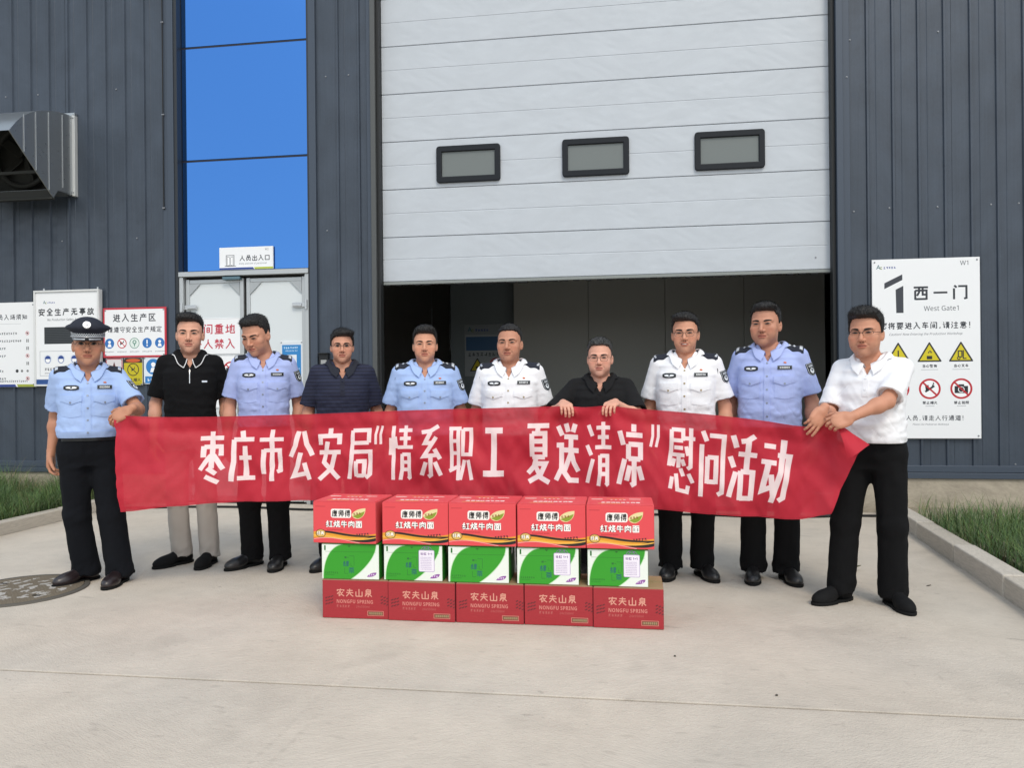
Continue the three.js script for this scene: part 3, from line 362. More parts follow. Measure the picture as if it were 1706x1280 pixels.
// 7. the big gate board on the right
sign('gate_board', 'large white gate board with black figure 1 and warning symbols on the right wall', 4.846, 5.797, 0.70, 2.392, 0.010, WALL_Z, 1050, (c, w, h) => {
  fillR(c, 0, 0, w, h, '#f6f7f8'); logo(c, 0.04, 0.088, 0.036); text(c, 'W1', w - 0.17, 0.070, 0.058, '#55585e');
  poly(c, [[0.108, 0.222], [0.268, 0.142], [0.268, 0.195], [0.108, 0.277]], '#3c3f47'); poly(c, [[0.208, 0.285], [0.276, 0.250], [0.276, 0.505], [0.212, 0.505]], '#3c3f47');
  zh(c, '西一门', 0.356, 0.247, 0.150, 0.0185, '#33363d', 1, 0.14); text(c, 'West Gate1', 0.455, 0.49, 0.062, '#55585e');
  zh(c, '您将要进入车间，请注意！', 0.060, 0.592, 0.070, 0.0085, '#3a3d44', 1, 0.06); text(c, 'Caution! Now Entering the Production Workshop', 0.145, 0.718, 0.0295, '#5a5d63', false, 'italic');
  const tri = [(q, x, y, s) => { fillR(q, x - s * 0.03, y - s * 0.22, s * 0.06, s * 0.30, '#24262a'); disc(q, x, y + s * 0.18, s * 0.042, '#24262a'); }, (q, x, y, s) => { fillR(q, x - s * 0.12, y + s * 0.06, s * 0.24, s * 0.16, '#24262a'); for (const a of [-0.06, 0.05, 0.0]) fillR(q, x + s * a, y - s * (0.2 - Math.abs(a)), s * 0.05, s * 0.07, '#24262a'); }, (q, x, y, s) => { q.strokeStyle = '#24262a'; q.lineWidth = s * 0.05; q.strokeRect(x - s * 0.12, y - s * 0.16, s * 0.16, s * 0.28); q.beginPath(); q.moveTo(x + s * 0.1, y - s * 0.2); q.lineTo(x + s * 0.1, y + s * 0.2); q.lineTo(x + s * 0.24, y + s * 0.2); q.stroke(); disc(q, x - s * 0.1, y + s * 0.18, s * 0.06, null, '#24262a', s * 0.04); }];
  const cap = ['注意安全', '当心坠物', '当心叉车']; for (let k = 0; k < 3; k++) { const x = 0.226 + k * 0.275; warnTri(c, x, 0.792, 0.196, tri[k]); zhMid(c, cap[k], x, 0.992, 0.032, 0.0045, '#3a3d44', 1, 0.04); fillR(c, x - 0.075, 1.040, 0.15, 0.004, '#9a9da2'); }
  const ban = [(q, x, y, r) => { disc(q, x, y - r * 0.35, r * 0.16, '#20242a'); fillR(q, x - r * 0.18, y - r * 0.15, r * 0.36, r * 0.7, '#20242a'); }, cigarette, cameraIcon], cap2 = ['禁止入内', '禁止烟火', '禁止拍照'];
  for (let k = 0; k < 3; k++) { const x = 0.226 + k * 0.275; banSymbol(c, x, 1.222, 0.097, ban[k]); zhMid(c, cap2[k], x, 1.336, 0.032, 0.0045, '#3a3d44', 1, 0.04); fillR(c, x - 0.04, 1.382, 0.08, 0.004, '#9a9da2'); }
  zh(c, '进出人员，请走人行通道！', 0.170, 1.468, 0.054, 0.0055, '#4a4d53', 1, 0.07); text(c, 'Please Use Pedestrian Walkways', 0.345, 1.562, 0.022, '#6a6d73', false, 'italic');
}, { radius: 0.0045, screws: 0.026 });

// card reader on the pilaster
{ const t = thing('card_reader', 'dark card reader box with a grey keypad on the pilaster beside the navy polo man', 'card reader', [-0.585, 1.47, 0.0]);
  mesh('hood', rbox(0.10, 0.235, 0.06, 0.008, 0, 0, 0.03), std(0x14171a, 0.5), t); mesh('keypad', rbox(0.062, 0.15, 0.012, 0.004, 0.006, -0.025, 0.062), std(lin(0.35, 0.36, 0.36), 0.35), t); mesh('rain_lip', rbox(0.108, 0.012, 0.085, 0.004, 0, 0.118, 0.04), std(0x14171a, 0.5), t); }

// ---------- sectional garage door, half open, and its surround
{
  const frame = thing('door_surround', 'black steel tracks and seals lining the wide garage opening', 'door frame'); structure(frame);
  const dk = std(lin(0.014, 0.016, 0.018), 0.6), grey = std(lin(0.10, 0.105, 0.105), 0.5, { metalness: 0.3 });
  mesh('track', rbox(0.050, 5.6, 0.16, 0.004, -0.026, 2.8, -0.02), grey, frame); mesh('track_seal', rbox(0.028, 5.6, 0.10, 0.004, 0.016, 2.8, -0.035), dk, frame);
  mesh('track', rbox(0.060, 5.6, 0.16, 0.004, 4.567, 2.8, -0.02), trimMat, frame); mesh('track_seal', rbox(0.034, 5.6, 0.10, 0.004, 4.518, 2.8, -0.035), dk, frame);
  mesh('head_seal', box(4.5, 0.06, 0.1, 2.267, 5.6, -0.04), dk, frame);
  mesh('threshold', rbox(4.48, 0.012, 0.26, 0.003, 2.268, 0.0, -0.06), std(lin(0.09, 0.09, 0.088), 0.6, { metalness: 0.4 }), frame);
  const t = thing('garage_door', 'white sectional garage door raised halfway, with three small black-framed windows', 'garage door', [2.268, 0, -0.075]);
  const W = 4.47, tex = dataTex(512, 256, (u, v) => { const k = 0.955 + tileNoise(u, v, 6) * 0.02 + tileNoise(u, v, 22, 6) * 0.008 + tileNoise(u, v, 90, 3) * 0.008; return [k, k, k]; }, false), dents = dataTex(256, 256, (u, v) => 0.5 + tileNoise(u, v, 3) * 0.35 + tileNoise(u, v, 11, 4) * 0.12);
  const white = new THREE.MeshPhysicalMaterial({ color: lin(0.565, 0.605, 0.655), roughness: 0.42, map: tex, bumpMap: dents, bumpScale: 0.006 });
  const prof = (h) => { const s = new THREE.Shape(), g = 0.0035, pts = [[0, 0.006], [0.006, 0.0], [0.006, 0.0]]; // side view: z out, y up; a shallow bead at mid height
    s.moveTo(-0.04, 0.003); s.lineTo(-0.004, 0.003); s.lineTo(0, 0.008); s.lineTo(0, h / 2 - 0.006); s.lineTo(-g, h / 2); s.lineTo(0, h / 2 + 0.006); s.lineTo(0, h - 0.008); s.lineTo(-0.004, h - 0.003); s.lineTo(-0.04, h - 0.003); s.closePath(); return s; };
  for (let k = 0; k < 7; k++) {
    const y = 2.296 + k * 0.5 + (k ? 0 : 0.036), h = k ? 0.5 : 0.464, g = new THREE.ExtrudeGeometry(prof(h), { depth: W, bevelEnabled: false }).rotateY(-Math.PI / 2); g.translate(W / 2, 0, 0);
    g.computeBoundingBox(); // after the turn: x along the wall
    const p = g.attributes.position, uv = g.attributes.uv; for (let i = 0; i < p.count; i++) { const x = p.getX(i), z = p.getZ(i); uv.setXY(i, x / 1.7 + k * 0.37, p.getY(i) / 1.7 + k * 0.29); }
    const m = mesh('door_section', g, white, t); m.position.y = y;
  }
  for (let k = 1; k < 7; k++) mesh('section_gap', box(W, 0.006, 0.02, 0, 2.296 + k * 0.5, -0.026), std(lin(0.16, 0.17, 0.17), 0.8), t);
  const seal = mesh('bottom_seal', rbox(W, 0.030, 0.05, 0.004, 0, 2.316, -0.02), std(lin(0.26, 0.28, 0.27), 0.5), t); const bumps = []; for (let x = -W / 2 + 0.02; x < W / 2; x += 0.11) bumps.push(rbox(rr(0.05, 0.10), rr(0.008, 0.018), 0.045, 0.004, x + rr(0, 0.03), 2.296 + rr(-0.002, 0.003), -0.02, 1)); mesh('rubber_lip', merged(bumps), dk, t);
  const fr = new THREE.MeshPhysicalMaterial({ color: lin(0.010, 0.013, 0.018), roughness: 0.55, specularIntensity: 0.6 }), pane = new THREE.MeshPhysicalMaterial({ color: lin(0.70, 0.72, 0.70), roughness: 0.12, transmission: 0.55, thickness: 0, side: THREE.DoubleSide });
  const [cloudy] = [std(lin(0.17, 0.19, 0.185), 0.22)];
  for (const x of [0.952, 2.257, 3.566]) {
    const s = new THREE.Shape(), rw = 0.327, rh = 0.182, c = 0.028; s.moveTo(-rw + c, -rh); s.lineTo(rw - c, -rh); s.quadraticCurveTo(rw, -rh, rw, -rh + c); s.lineTo(rw, rh - c); s.quadraticCurveTo(rw, rh, rw - c, rh); s.lineTo(-rw + c, rh); s.quadraticCurveTo(-rw, rh, -rw, rh - c); s.lineTo(-rw, -rh + c); s.quadraticCurveTo(-rw, -rh, -rw + c, -rh);
    const hole = new THREE.Path(), iw = 0.285, ih = 0.136; hole.moveTo(-iw, -ih); hole.lineTo(-iw, ih); hole.lineTo(iw, ih); hole.lineTo(iw, -ih); hole.closePath(); s.holes.push(hole);
    const f = mesh('window_frame', new THREE.ExtrudeGeometry(s, { depth: 0.02, bevelThickness: 0.008, bevelSize: 0.008, bevelSegments: 2 }).translate(x - 2.268, 3.53, 0.002), fr, t);
    mesh('pane', rbox(iw * 2, ih * 2, 0.006, 0.001, x - 2.268, 3.53, 0.006, 1), cloudy, f);
  }
  mesh('latch_screw', screwGeo, screwMat, t).position.set(2.1, 2.45, 0.002);
}

// ---------- inside of the hall, seen under the door
{
  const hall = thing('hall_interior', 'dim interior of the hall seen under the raised garage door', 'room'); structure(hall);
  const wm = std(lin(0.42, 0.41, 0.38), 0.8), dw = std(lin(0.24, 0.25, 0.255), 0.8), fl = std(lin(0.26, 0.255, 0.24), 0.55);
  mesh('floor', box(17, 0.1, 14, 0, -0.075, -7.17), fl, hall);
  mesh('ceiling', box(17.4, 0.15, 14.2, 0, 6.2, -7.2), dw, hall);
  mesh('wall', box(0.15, 6.2, 14, 8.4, 3.05, -7.17), dw, hall); mesh('wall', box(0.15, 6.2, 14, -8.4, 3.05, -7.17), dw, hall); mesh('wall', box(17, 6.2, 0.15, 0, 3.05, -14.2), dw, hall); mesh('wall', box(4.2, 6.2, 0.15, -1.5, 3.05, -7.6), wm, hall);  // the last, paler wall is added to brighten the dark passage
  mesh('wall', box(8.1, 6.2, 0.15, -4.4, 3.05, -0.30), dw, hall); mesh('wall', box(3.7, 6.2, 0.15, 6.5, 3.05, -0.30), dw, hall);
  // white panel partition facing the gate, in upright panels with a joint between
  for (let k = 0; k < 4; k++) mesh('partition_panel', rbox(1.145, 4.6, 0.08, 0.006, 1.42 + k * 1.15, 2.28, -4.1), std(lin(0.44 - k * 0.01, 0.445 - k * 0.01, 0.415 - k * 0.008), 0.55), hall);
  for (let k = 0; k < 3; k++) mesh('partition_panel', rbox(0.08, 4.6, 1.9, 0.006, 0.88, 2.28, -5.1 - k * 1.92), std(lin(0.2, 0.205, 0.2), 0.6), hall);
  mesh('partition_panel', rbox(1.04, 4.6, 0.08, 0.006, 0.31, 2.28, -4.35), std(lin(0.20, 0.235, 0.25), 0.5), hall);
}
sign('indoor_notice', 'grey-blue notice on the dark wall inside the gate, behind the white-shirted officer', 0.02, 0.70, 1.38, 2.20, 0.01, -4.308, 500, (c, w, h) => { fillR(c, 0, 0, w, h, '#aab0b2'); fillR(c, 0, 0, w, 0.16, '#8f979b'); logo(c, 0.05, 0.11, 0.07); fillR(c, 0.02, 0.19, w - 0.04, 0.22, '#3d6690'); greek(c, 0.05, 0.44, 0.55, 0.06, '#50585c'); warnTri(c, 0.2, 0.54, 0.22, (q, x, y, s) => fillR(q, x - s * 0.12, y, s * 0.24, s * 0.15, '#24262a')); banSymbol(c, 0.5, 0.64, 0.11, cigarette); }, { screws: 0 });
for (const [i, x, h, y] of [[0, -0.74, 0.62, 2.26], [1, -0.42, 0.70, 2.18], [2, -0.02, 0.42, 2.05]]) { // steel rods hung deep in the passage catch the light
  const t = thing('hanging_rod', ['first bright rod hanging in the dark passage, nearest the pilaster', 'second bright rod hanging in the dark passage, longest of them', 'short rod hanging in the dark passage, nearest the grey notice'][i], 'hanging rod', [x, y, -5.2]);
  mesh('rod', new THREE.CylinderGeometry(0.016, 0.016, h, 10), steelMat, t); mesh('hanger', new THREE.CylinderGeometry(0.004, 0.004, 3.2, 6).translate(0, h / 2 + 1.6, 0), steelMat, t); mesh('end_cap', new THREE.SphereGeometry(0.022, 10, 8).translate(0, -h / 2, 0), steelMat, t);
}
{ const t = thing('cable_drum', 'yellowish cable drum standing inside the hall below the grey-blue notice', 'cable drum', [0.30, 0, -3.75]); t.scale.setScalar(0.82);
  mesh('flange', new THREE.CylinderGeometry(0.62, 0.62, 0.05, 28).rotateX(Math.PI / 2).translate(0, 0.62, 0.2), std(lin(0.30, 0.21, 0.09), 0.8), t); mesh('flange', new THREE.CylinderGeometry(0.62, 0.62, 0.05, 28).rotateX(Math.PI / 2).translate(0, 0.62, -0.2), std(lin(0.30, 0.21, 0.09), 0.8), t); mesh('barrel', new THREE.CylinderGeometry(0.4, 0.4, 0.4, 24).rotateX(Math.PI / 2).translate(0, 0.62, 0), std(lin(0.03, 0.03, 0.03), 0.6), t); }

// ---------- galvanised ventilation hood
{
  const t = thing('vent_hood', 'galvanised steel ventilation hood with a curved back on the left wall', 'vent', [-3.45, 0, 0]);
  const galvTex = dataTex(256, 256, (u, v) => { const k = 0.86 + tileNoise(u, v, 10) * 0.09 + tileNoise(u, v, 34, 5) * 0.07; return [k, k, k]; });
  const galv = std(lin(0.44, 0.46, 0.47), 0.36, { metalness: 0.85, roughnessMap: galvTex, side: THREE.DoubleSide }), inner = std(lin(0.035, 0.036, 0.032), 0.7, { metalness: 0.3, side: THREE.DoubleSide });
  const top = [[0.045, 4.235], [0.14, 4.232], [0.30, 4.205], [0.48, 4.15], [0.64, 4.075], [0.80, 3.955], [0.93, 3.80]], low = [[0.93, 3.80], [0.74, 3.63], [0.34, 3.272], [0.27, 3.37], [0.045, 3.375]];
  const s = new THREE.Shape(); s.moveTo(...top[0]); s.splineThru(top.slice(1).map((p) => new THREE.Vector2(...p))); for (const p of low.slice(1)) s.lineTo(...p); s.closePath();
  const side = (x) => new THREE.ExtrudeGeometry(s, { depth: 0.008, bevelEnabled: false }).rotateY(-Math.PI / 2).translate(x, 0, 0); // shape x -> z
  const W = 1.05;
  mesh('side_panel', side(0), galv, t); mesh('side_panel', side(-W), galv, t);
  const crv = s.getPoints(10).filter((p) => p.y > 3.797), pos = [], idx = []; crv.sort((a, b) => a.x - b.x);
  crv.forEach((p) => pos.push(-0.009, p.y, p.x, -W, p.y, p.x)); for (let i = 0; i + 1 < crv.length; i++) idx.push(i * 2, i * 2 + 1, i * 2 + 2, i * 2 + 1, i * 2 + 3, i * 2 + 2);
  const g = new THREE.BufferGeometry(); g.setAttribute('position', new THREE.Float32BufferAttribute(pos, 3)); g.setIndex(idx); g.computeVertexNormals(); mesh('curved_back', g, galv, t);
  for (const z of [0.20, 0.40, 0.58, 0.74]) { const yt = lerp(4.225, 4.0, Math.pow(z / 0.8, 2)), yb = z < 0.34 ? 3.40 : lerp(3.272, 3.80, (z - 0.34) / 0.59); mesh('standing_seam', rbox(0.008, yt - yb - 0.02, 0.012, 0.003, 0.004, (yt + yb) / 2, z, 1), std(lin(0.40, 0.42, 0.43), 0.5, { metalness: 0.85 }), t); }
  mesh('wall_flange', rbox(0.035, 0.90, 0.05, 0.004, 0.012, 3.81, 0.026), std(lin(0.62, 0.63, 0.62), 0.35, { metalness: 0.3 }), t); mesh('wall_flange', rbox(W + 0.06, 0.035, 0.05, 0.004, -W / 2, 4.26, 0.026), galv, t);
  for (const y of [3.40, 4.22]) mesh('flange_bolt', screwGeo, screwMat, t).position.set(0.012, y, 0.052);
  mesh('lower_lip', rbox(W, 0.022, 0.05, 0.005, -W / 2, 3.268, 0.34), inner, t); mesh('floor_panel', box(W - 0.02, 0.01, 0.26, -W / 2, 3.372, 0.17), galv, t); mesh('riser', box(W - 0.02, 0.10, 0.012, -W / 2, 3.32, 0.315), inner, t);
  mesh('duct_back', box(W - 0.02, 0.82, 0.01, -W / 2, 3.80, 0.05), inner, t);
  const fan = mesh('fan_ring', new THREE.TorusGeometry(0.33, 0.03, 10, 32).translate(-W / 2, 3.80, 0.13), inner, t); for (let k = 0; k < 5; k++) mesh('fan_blade', rbox(0.27, 0.10, 0.012, 0.005, 0.16, 0, 0).rotateX(0.5).rotateZ(k * 1.2566).translate(-W / 2, 3.80, 0.12), inner, fan);
  mesh('cross_bar', box(W - 0.02, 0.03, 0.03, -W / 2, 3.52, 0.46), inner, t);
}

// ---------- manhole cover
{
  const t = thing('manhole_cover', 'worn round manhole cover with flaking pale paint beside the capped officer', 'manhole cover', [-1.19, 0, 3.455]);
  const tex = dataTex(1024, 1024, (u, v) => {
    const x = u - 0.5, y = v - 0.5, r = Math.hypot(x, y) * 2, wear = noise2(x * 7, y * 7) + noise2(x * 19, y * 19) * 0.5 + noise2(x * 60, y * 60) * 0.25;
    const pat = Math.max(Math.abs(Math.sin(x * 90)), Math.abs(Math.sin(y * 90))) > 0.8 ? 1.1 : 0.86, p = smoothstep(wear, 0.28, 0.46) * smoothstep(0.82, r, r - 0.25), k = pat * (1 + noise2(u * 140, v * 140) * 0.18);
    return [toSRGB(lerp(0.170 * k, 0.46, p)), toSRGB(lerp(0.135 * k, 0.43, p)), toSRGB(lerp(0.092 * k, 0.39, p))];
  }, true, false);
  const bump = dataTex(512, 512, (u, v) => (Math.max(Math.abs(Math.sin((u - 0.5) * 90)), Math.abs(Math.sin((v - 0.5) * 90))) > 0.8 ? 0.8 : 0.3) + noise2(u * 80, v * 80) * 0.1, false, false);
  mesh('frame_ring', new THREE.LatheGeometry([[0.352, 0], [0.352, 0.010], [0.357, 0.012], [0.378, 0.011], [0.382, 0.004], [0.382, 0]].map((p) => new THREE.Vector2(...p)), 72), std(lin(0.10, 0.09, 0.075), 0.75, { side: THREE.DoubleSide }), t);
  mesh('lid', new THREE.CylinderGeometry(0.348, 0.35, 0.012, 72).translate(0, 0.004, 0), [std(lin(0.08, 0.07, 0.06), 0.8), std(0xffffff, 0.8, { map: tex, bumpMap: bump, bumpScale: 0.006 }), std(0x111111)], t);
  for (const a of [0.5, 3.64]) mesh('lifting_slot', rbox(0.05, 0.004, 0.018, 0.0015, 0.24 * Math.cos(a), 0.0105, 0.24 * Math.sin(a), 1), std(0x0c0b0a, 1), t);
}

// ---------- grass beds beside the apron
function bed(name, x0, x1, z0, z1, lift) {
  const nx = 60, nz = 60, g = new THREE.PlaneGeometry(x1 - x0, z1 - z0, nx, nz).rotateX(-Math.PI / 2).translate((x0 + x1) / 2, 0, (z0 + z1) / 2), p = g.attributes.position, uv = g.attributes.uv;
  for (let i = 0; i < p.count; i++) { const x = p.getX(i), z = p.getZ(i); p.setY(i, bedY(x, z, lift)); uv.setXY(i, x / 1.3, z / 1.3); }
  g.computeVertexNormals(); structure(mesh(name, g, earthMat));
}
const bedY = (x, z, lift) => lift + noise2(x * 1.7, z * 1.7) * 0.025 + noise2(x * 6, z * 6) * 0.010;
bed('soil', -9, -2.86, -0.1, 4.66, 0.065); bed('soil', 4.98, 12, -0.1, 4.66, 0.06);
const GRASS_COLS = [lin(0.07, 0.16, 0.03), lin(0.11, 0.21, 0.042), lin(0.15, 0.22, 0.05), lin(0.05, 0.115, 0.027), lin(0.25, 0.21, 0.09)];
function grassPatch(label, n, place, hgt) {
  const pos = [], nor = [], col = [], c = new THREE.Color();
  for (let i = 0; i < n; i++) {
    const q = place(); if (!q) continue; const [x, z, y0, dens, dry] = q;
    const H = hgt * dens * (0.45 + 0.75 * R()), a = R() * 6.283, lean = 0.2 + R() * 0.9, w = 0.0018 + R() * 0.0026; c.copy(GRASS_COLS[R() < dry ? 4 : Math.floor(R() * 4)]); const k = 0.75 + R() * 0.5;
    const dx = Math.cos(a), dz = Math.sin(a), sx = -dz * w, sz = dx * w; let pa, pb;
    for (let s = 0; s <= 4; s++) {
      const t = s / 4, b = lean * t * t * H, X = x + dx * b, Z = z + dz * b, Y = y0 + H * t * (1 - 0.25 * lean * t), ww = (1 - t * 0.92), A = [X - sx * ww, Y, Z - sz * ww], B = [X + sx * ww, Y, Z + sz * ww];
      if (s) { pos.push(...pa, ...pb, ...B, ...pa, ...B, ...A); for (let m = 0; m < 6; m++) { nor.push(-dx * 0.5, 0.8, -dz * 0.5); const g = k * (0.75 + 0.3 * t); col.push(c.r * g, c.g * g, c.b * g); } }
      pa = A; pb = B;
    }
  }
  const g = new THREE.BufferGeometry(); g.setAttribute('position', new THREE.Float32BufferAttribute(pos, 3)); g.setAttribute('normal', new THREE.Float32BufferAttribute(nor, 3)); g.setAttribute('color', new THREE.Float32BufferAttribute(col, 3));
  const m = mesh('grass', g, new THREE.MeshPhysicalMaterial({ vertexColors: true, roughness: 0.7, transmission: 0.3, thickness: 0, side: THREE.DoubleSide })); tag(m, label, 'grass'); m.userData.kind = 'stuff'; return m;
}
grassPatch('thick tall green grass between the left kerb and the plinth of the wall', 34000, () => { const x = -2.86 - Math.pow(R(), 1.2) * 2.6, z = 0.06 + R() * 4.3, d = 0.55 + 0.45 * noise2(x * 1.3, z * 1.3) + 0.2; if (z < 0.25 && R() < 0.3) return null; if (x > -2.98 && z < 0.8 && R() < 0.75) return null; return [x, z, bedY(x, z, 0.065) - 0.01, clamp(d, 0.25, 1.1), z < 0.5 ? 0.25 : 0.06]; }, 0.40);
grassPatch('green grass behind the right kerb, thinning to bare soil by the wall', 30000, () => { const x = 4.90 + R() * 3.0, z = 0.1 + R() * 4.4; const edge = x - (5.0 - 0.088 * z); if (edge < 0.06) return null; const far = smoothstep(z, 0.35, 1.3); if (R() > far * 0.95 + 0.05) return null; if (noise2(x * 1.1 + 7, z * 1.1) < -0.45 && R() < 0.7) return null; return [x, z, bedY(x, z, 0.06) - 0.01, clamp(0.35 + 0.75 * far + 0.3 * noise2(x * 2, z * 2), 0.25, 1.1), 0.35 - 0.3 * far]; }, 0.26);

// a hose lying along the foot of the wall, and a dead leaf
{ const t = thing('ground_cable', 'thin black cable lying on the concrete behind the group', 'cable'); const pts = []; for (let i = 0; i <= 26; i++) { const x = -2.7 + i * 0.29; pts.push(V(x, 0.013, 0.34 + noise2(x * 0.5, 3) * 0.13 + (x < -1 ? (x + 1) * -0.06 : 0))); } mesh('cable_run', tube(pts, 0.011, 140), std(0x0c0c0d, 0.7), t); }
{ const t = thing('floor_box', 'low dark metal box on the concrete by the foot of the right wall', 'box', [4.40, 0, 0.22]); mesh('case', rbox(0.30, 0.20, 0.16, 0.01, 0, 0.10, 0), std(lin(0.07, 0.075, 0.08), 0.5), t); mesh('lid', rbox(0.31, 0.018, 0.17, 0.005, 0, 0.208, 0), std(lin(0.16, 0.165, 0.17), 0.4, { metalness: 0.5 }), t); }
{ const t = thing('dry_leaf', 'curled dry leaf lying on the concrete near the right man\'s shoe', 'leaf', [3.98, 0.008, 2.42]); const s = new THREE.Shape(); s.moveTo(0, 0); s.quadraticCurveTo(0.03, 0.03, 0.075, 0); s.quadraticCurveTo(0.03, -0.035, 0, 0); const g = new THREE.ShapeGeometry(s, 8).rotateX(-Math.PI / 2), p = g.attributes.position; for (let i = 0; i < p.count; i++) p.setY(i, 0.012 + p.getX(i) * 0.22 + p.getZ(i) ** 2 * 14); g.computeVertexNormals(); mesh('blade', g, std(lin(0.10, 0.095, 0.045), 0.8, { side: THREE.DoubleSide }), t); mesh('stalk', tube([V(0, 0.012, 0), V(-0.03, 0.004, 0.006), V(-0.065, 0.003, 0.02)], 0.0022, 10), std(lin(0.10, 0.08, 0.04), 0.8), t); t.rotation.y = 0.4; }
for (const [i, x, z, r] of [[0, 4.33, 2.75, 0.6], [1, 2.73, 4.15, 2], [2, 3.1, 4.55, 1]]) { const t = thing('grit', ['small dark twig on the concrete right of the white polo man', 'small stone on the concrete in front of the cartons', 'second small stone beyond the slab joint'][i], 'debris', [x, 0.004, z]); mesh('piece', new THREE.IcosahedronGeometry(0.006, 1).scale(i ? 1 : 4, 0.6, i ? 0.9 : 0.5), std(lin(0.09, 0.08, 0.065), 0.9), t); t.rotation.y = r; }

// ---------- figures. Every body, garment, head and hand is a smooth distance field, meshed on a grid.
const smin = (a, b, k) => { const h = Math.max(k - Math.abs(a - b), 0) / k; return Math.min(a, b) - h * h * k * 0.25; };
const smax = (a, b, k) => -smin(-a, -b, k);
const ell = (x, y, z, cx, cy, cz, a, b, c) => { x -= cx; y -= cy; z -= cz; const p = x / a, q = y / b, r = z / c, k0 = Math.sqrt(p * p + q * q + r * r), u = p / a, v = q / b, w = r / c, k1 = Math.sqrt(u * u + v * v + w * w); return k1 > 1e-9 ? k0 * (k0 - 1) / k1 : -Math.min(a, b, c); };
const sph = (x, y, z, cx, cy, cz, r) => Math.sqrt((x - cx) ** 2 + (y - cy) ** 2 + (z - cz) ** 2) - r;
function cap(x, y, z, a, b, ra, rb) { const dx = b[0] - a[0], dy = b[1] - a[1], dz = b[2] - a[2], px = x - a[0], py = y - a[1], pz = z - a[2]; let t = (px * dx + py * dy + pz * dz) / (dx * dx + dy * dy + dz * dz); t = t < 0 ? 0 : t > 1 ? 1 : t; const ex = px - dx * t, ey = py - dy * t, ez = pz - dz * t; return Math.sqrt(ex * ex + ey * ey + ez * ez) - (ra + (rb - ra) * t); }
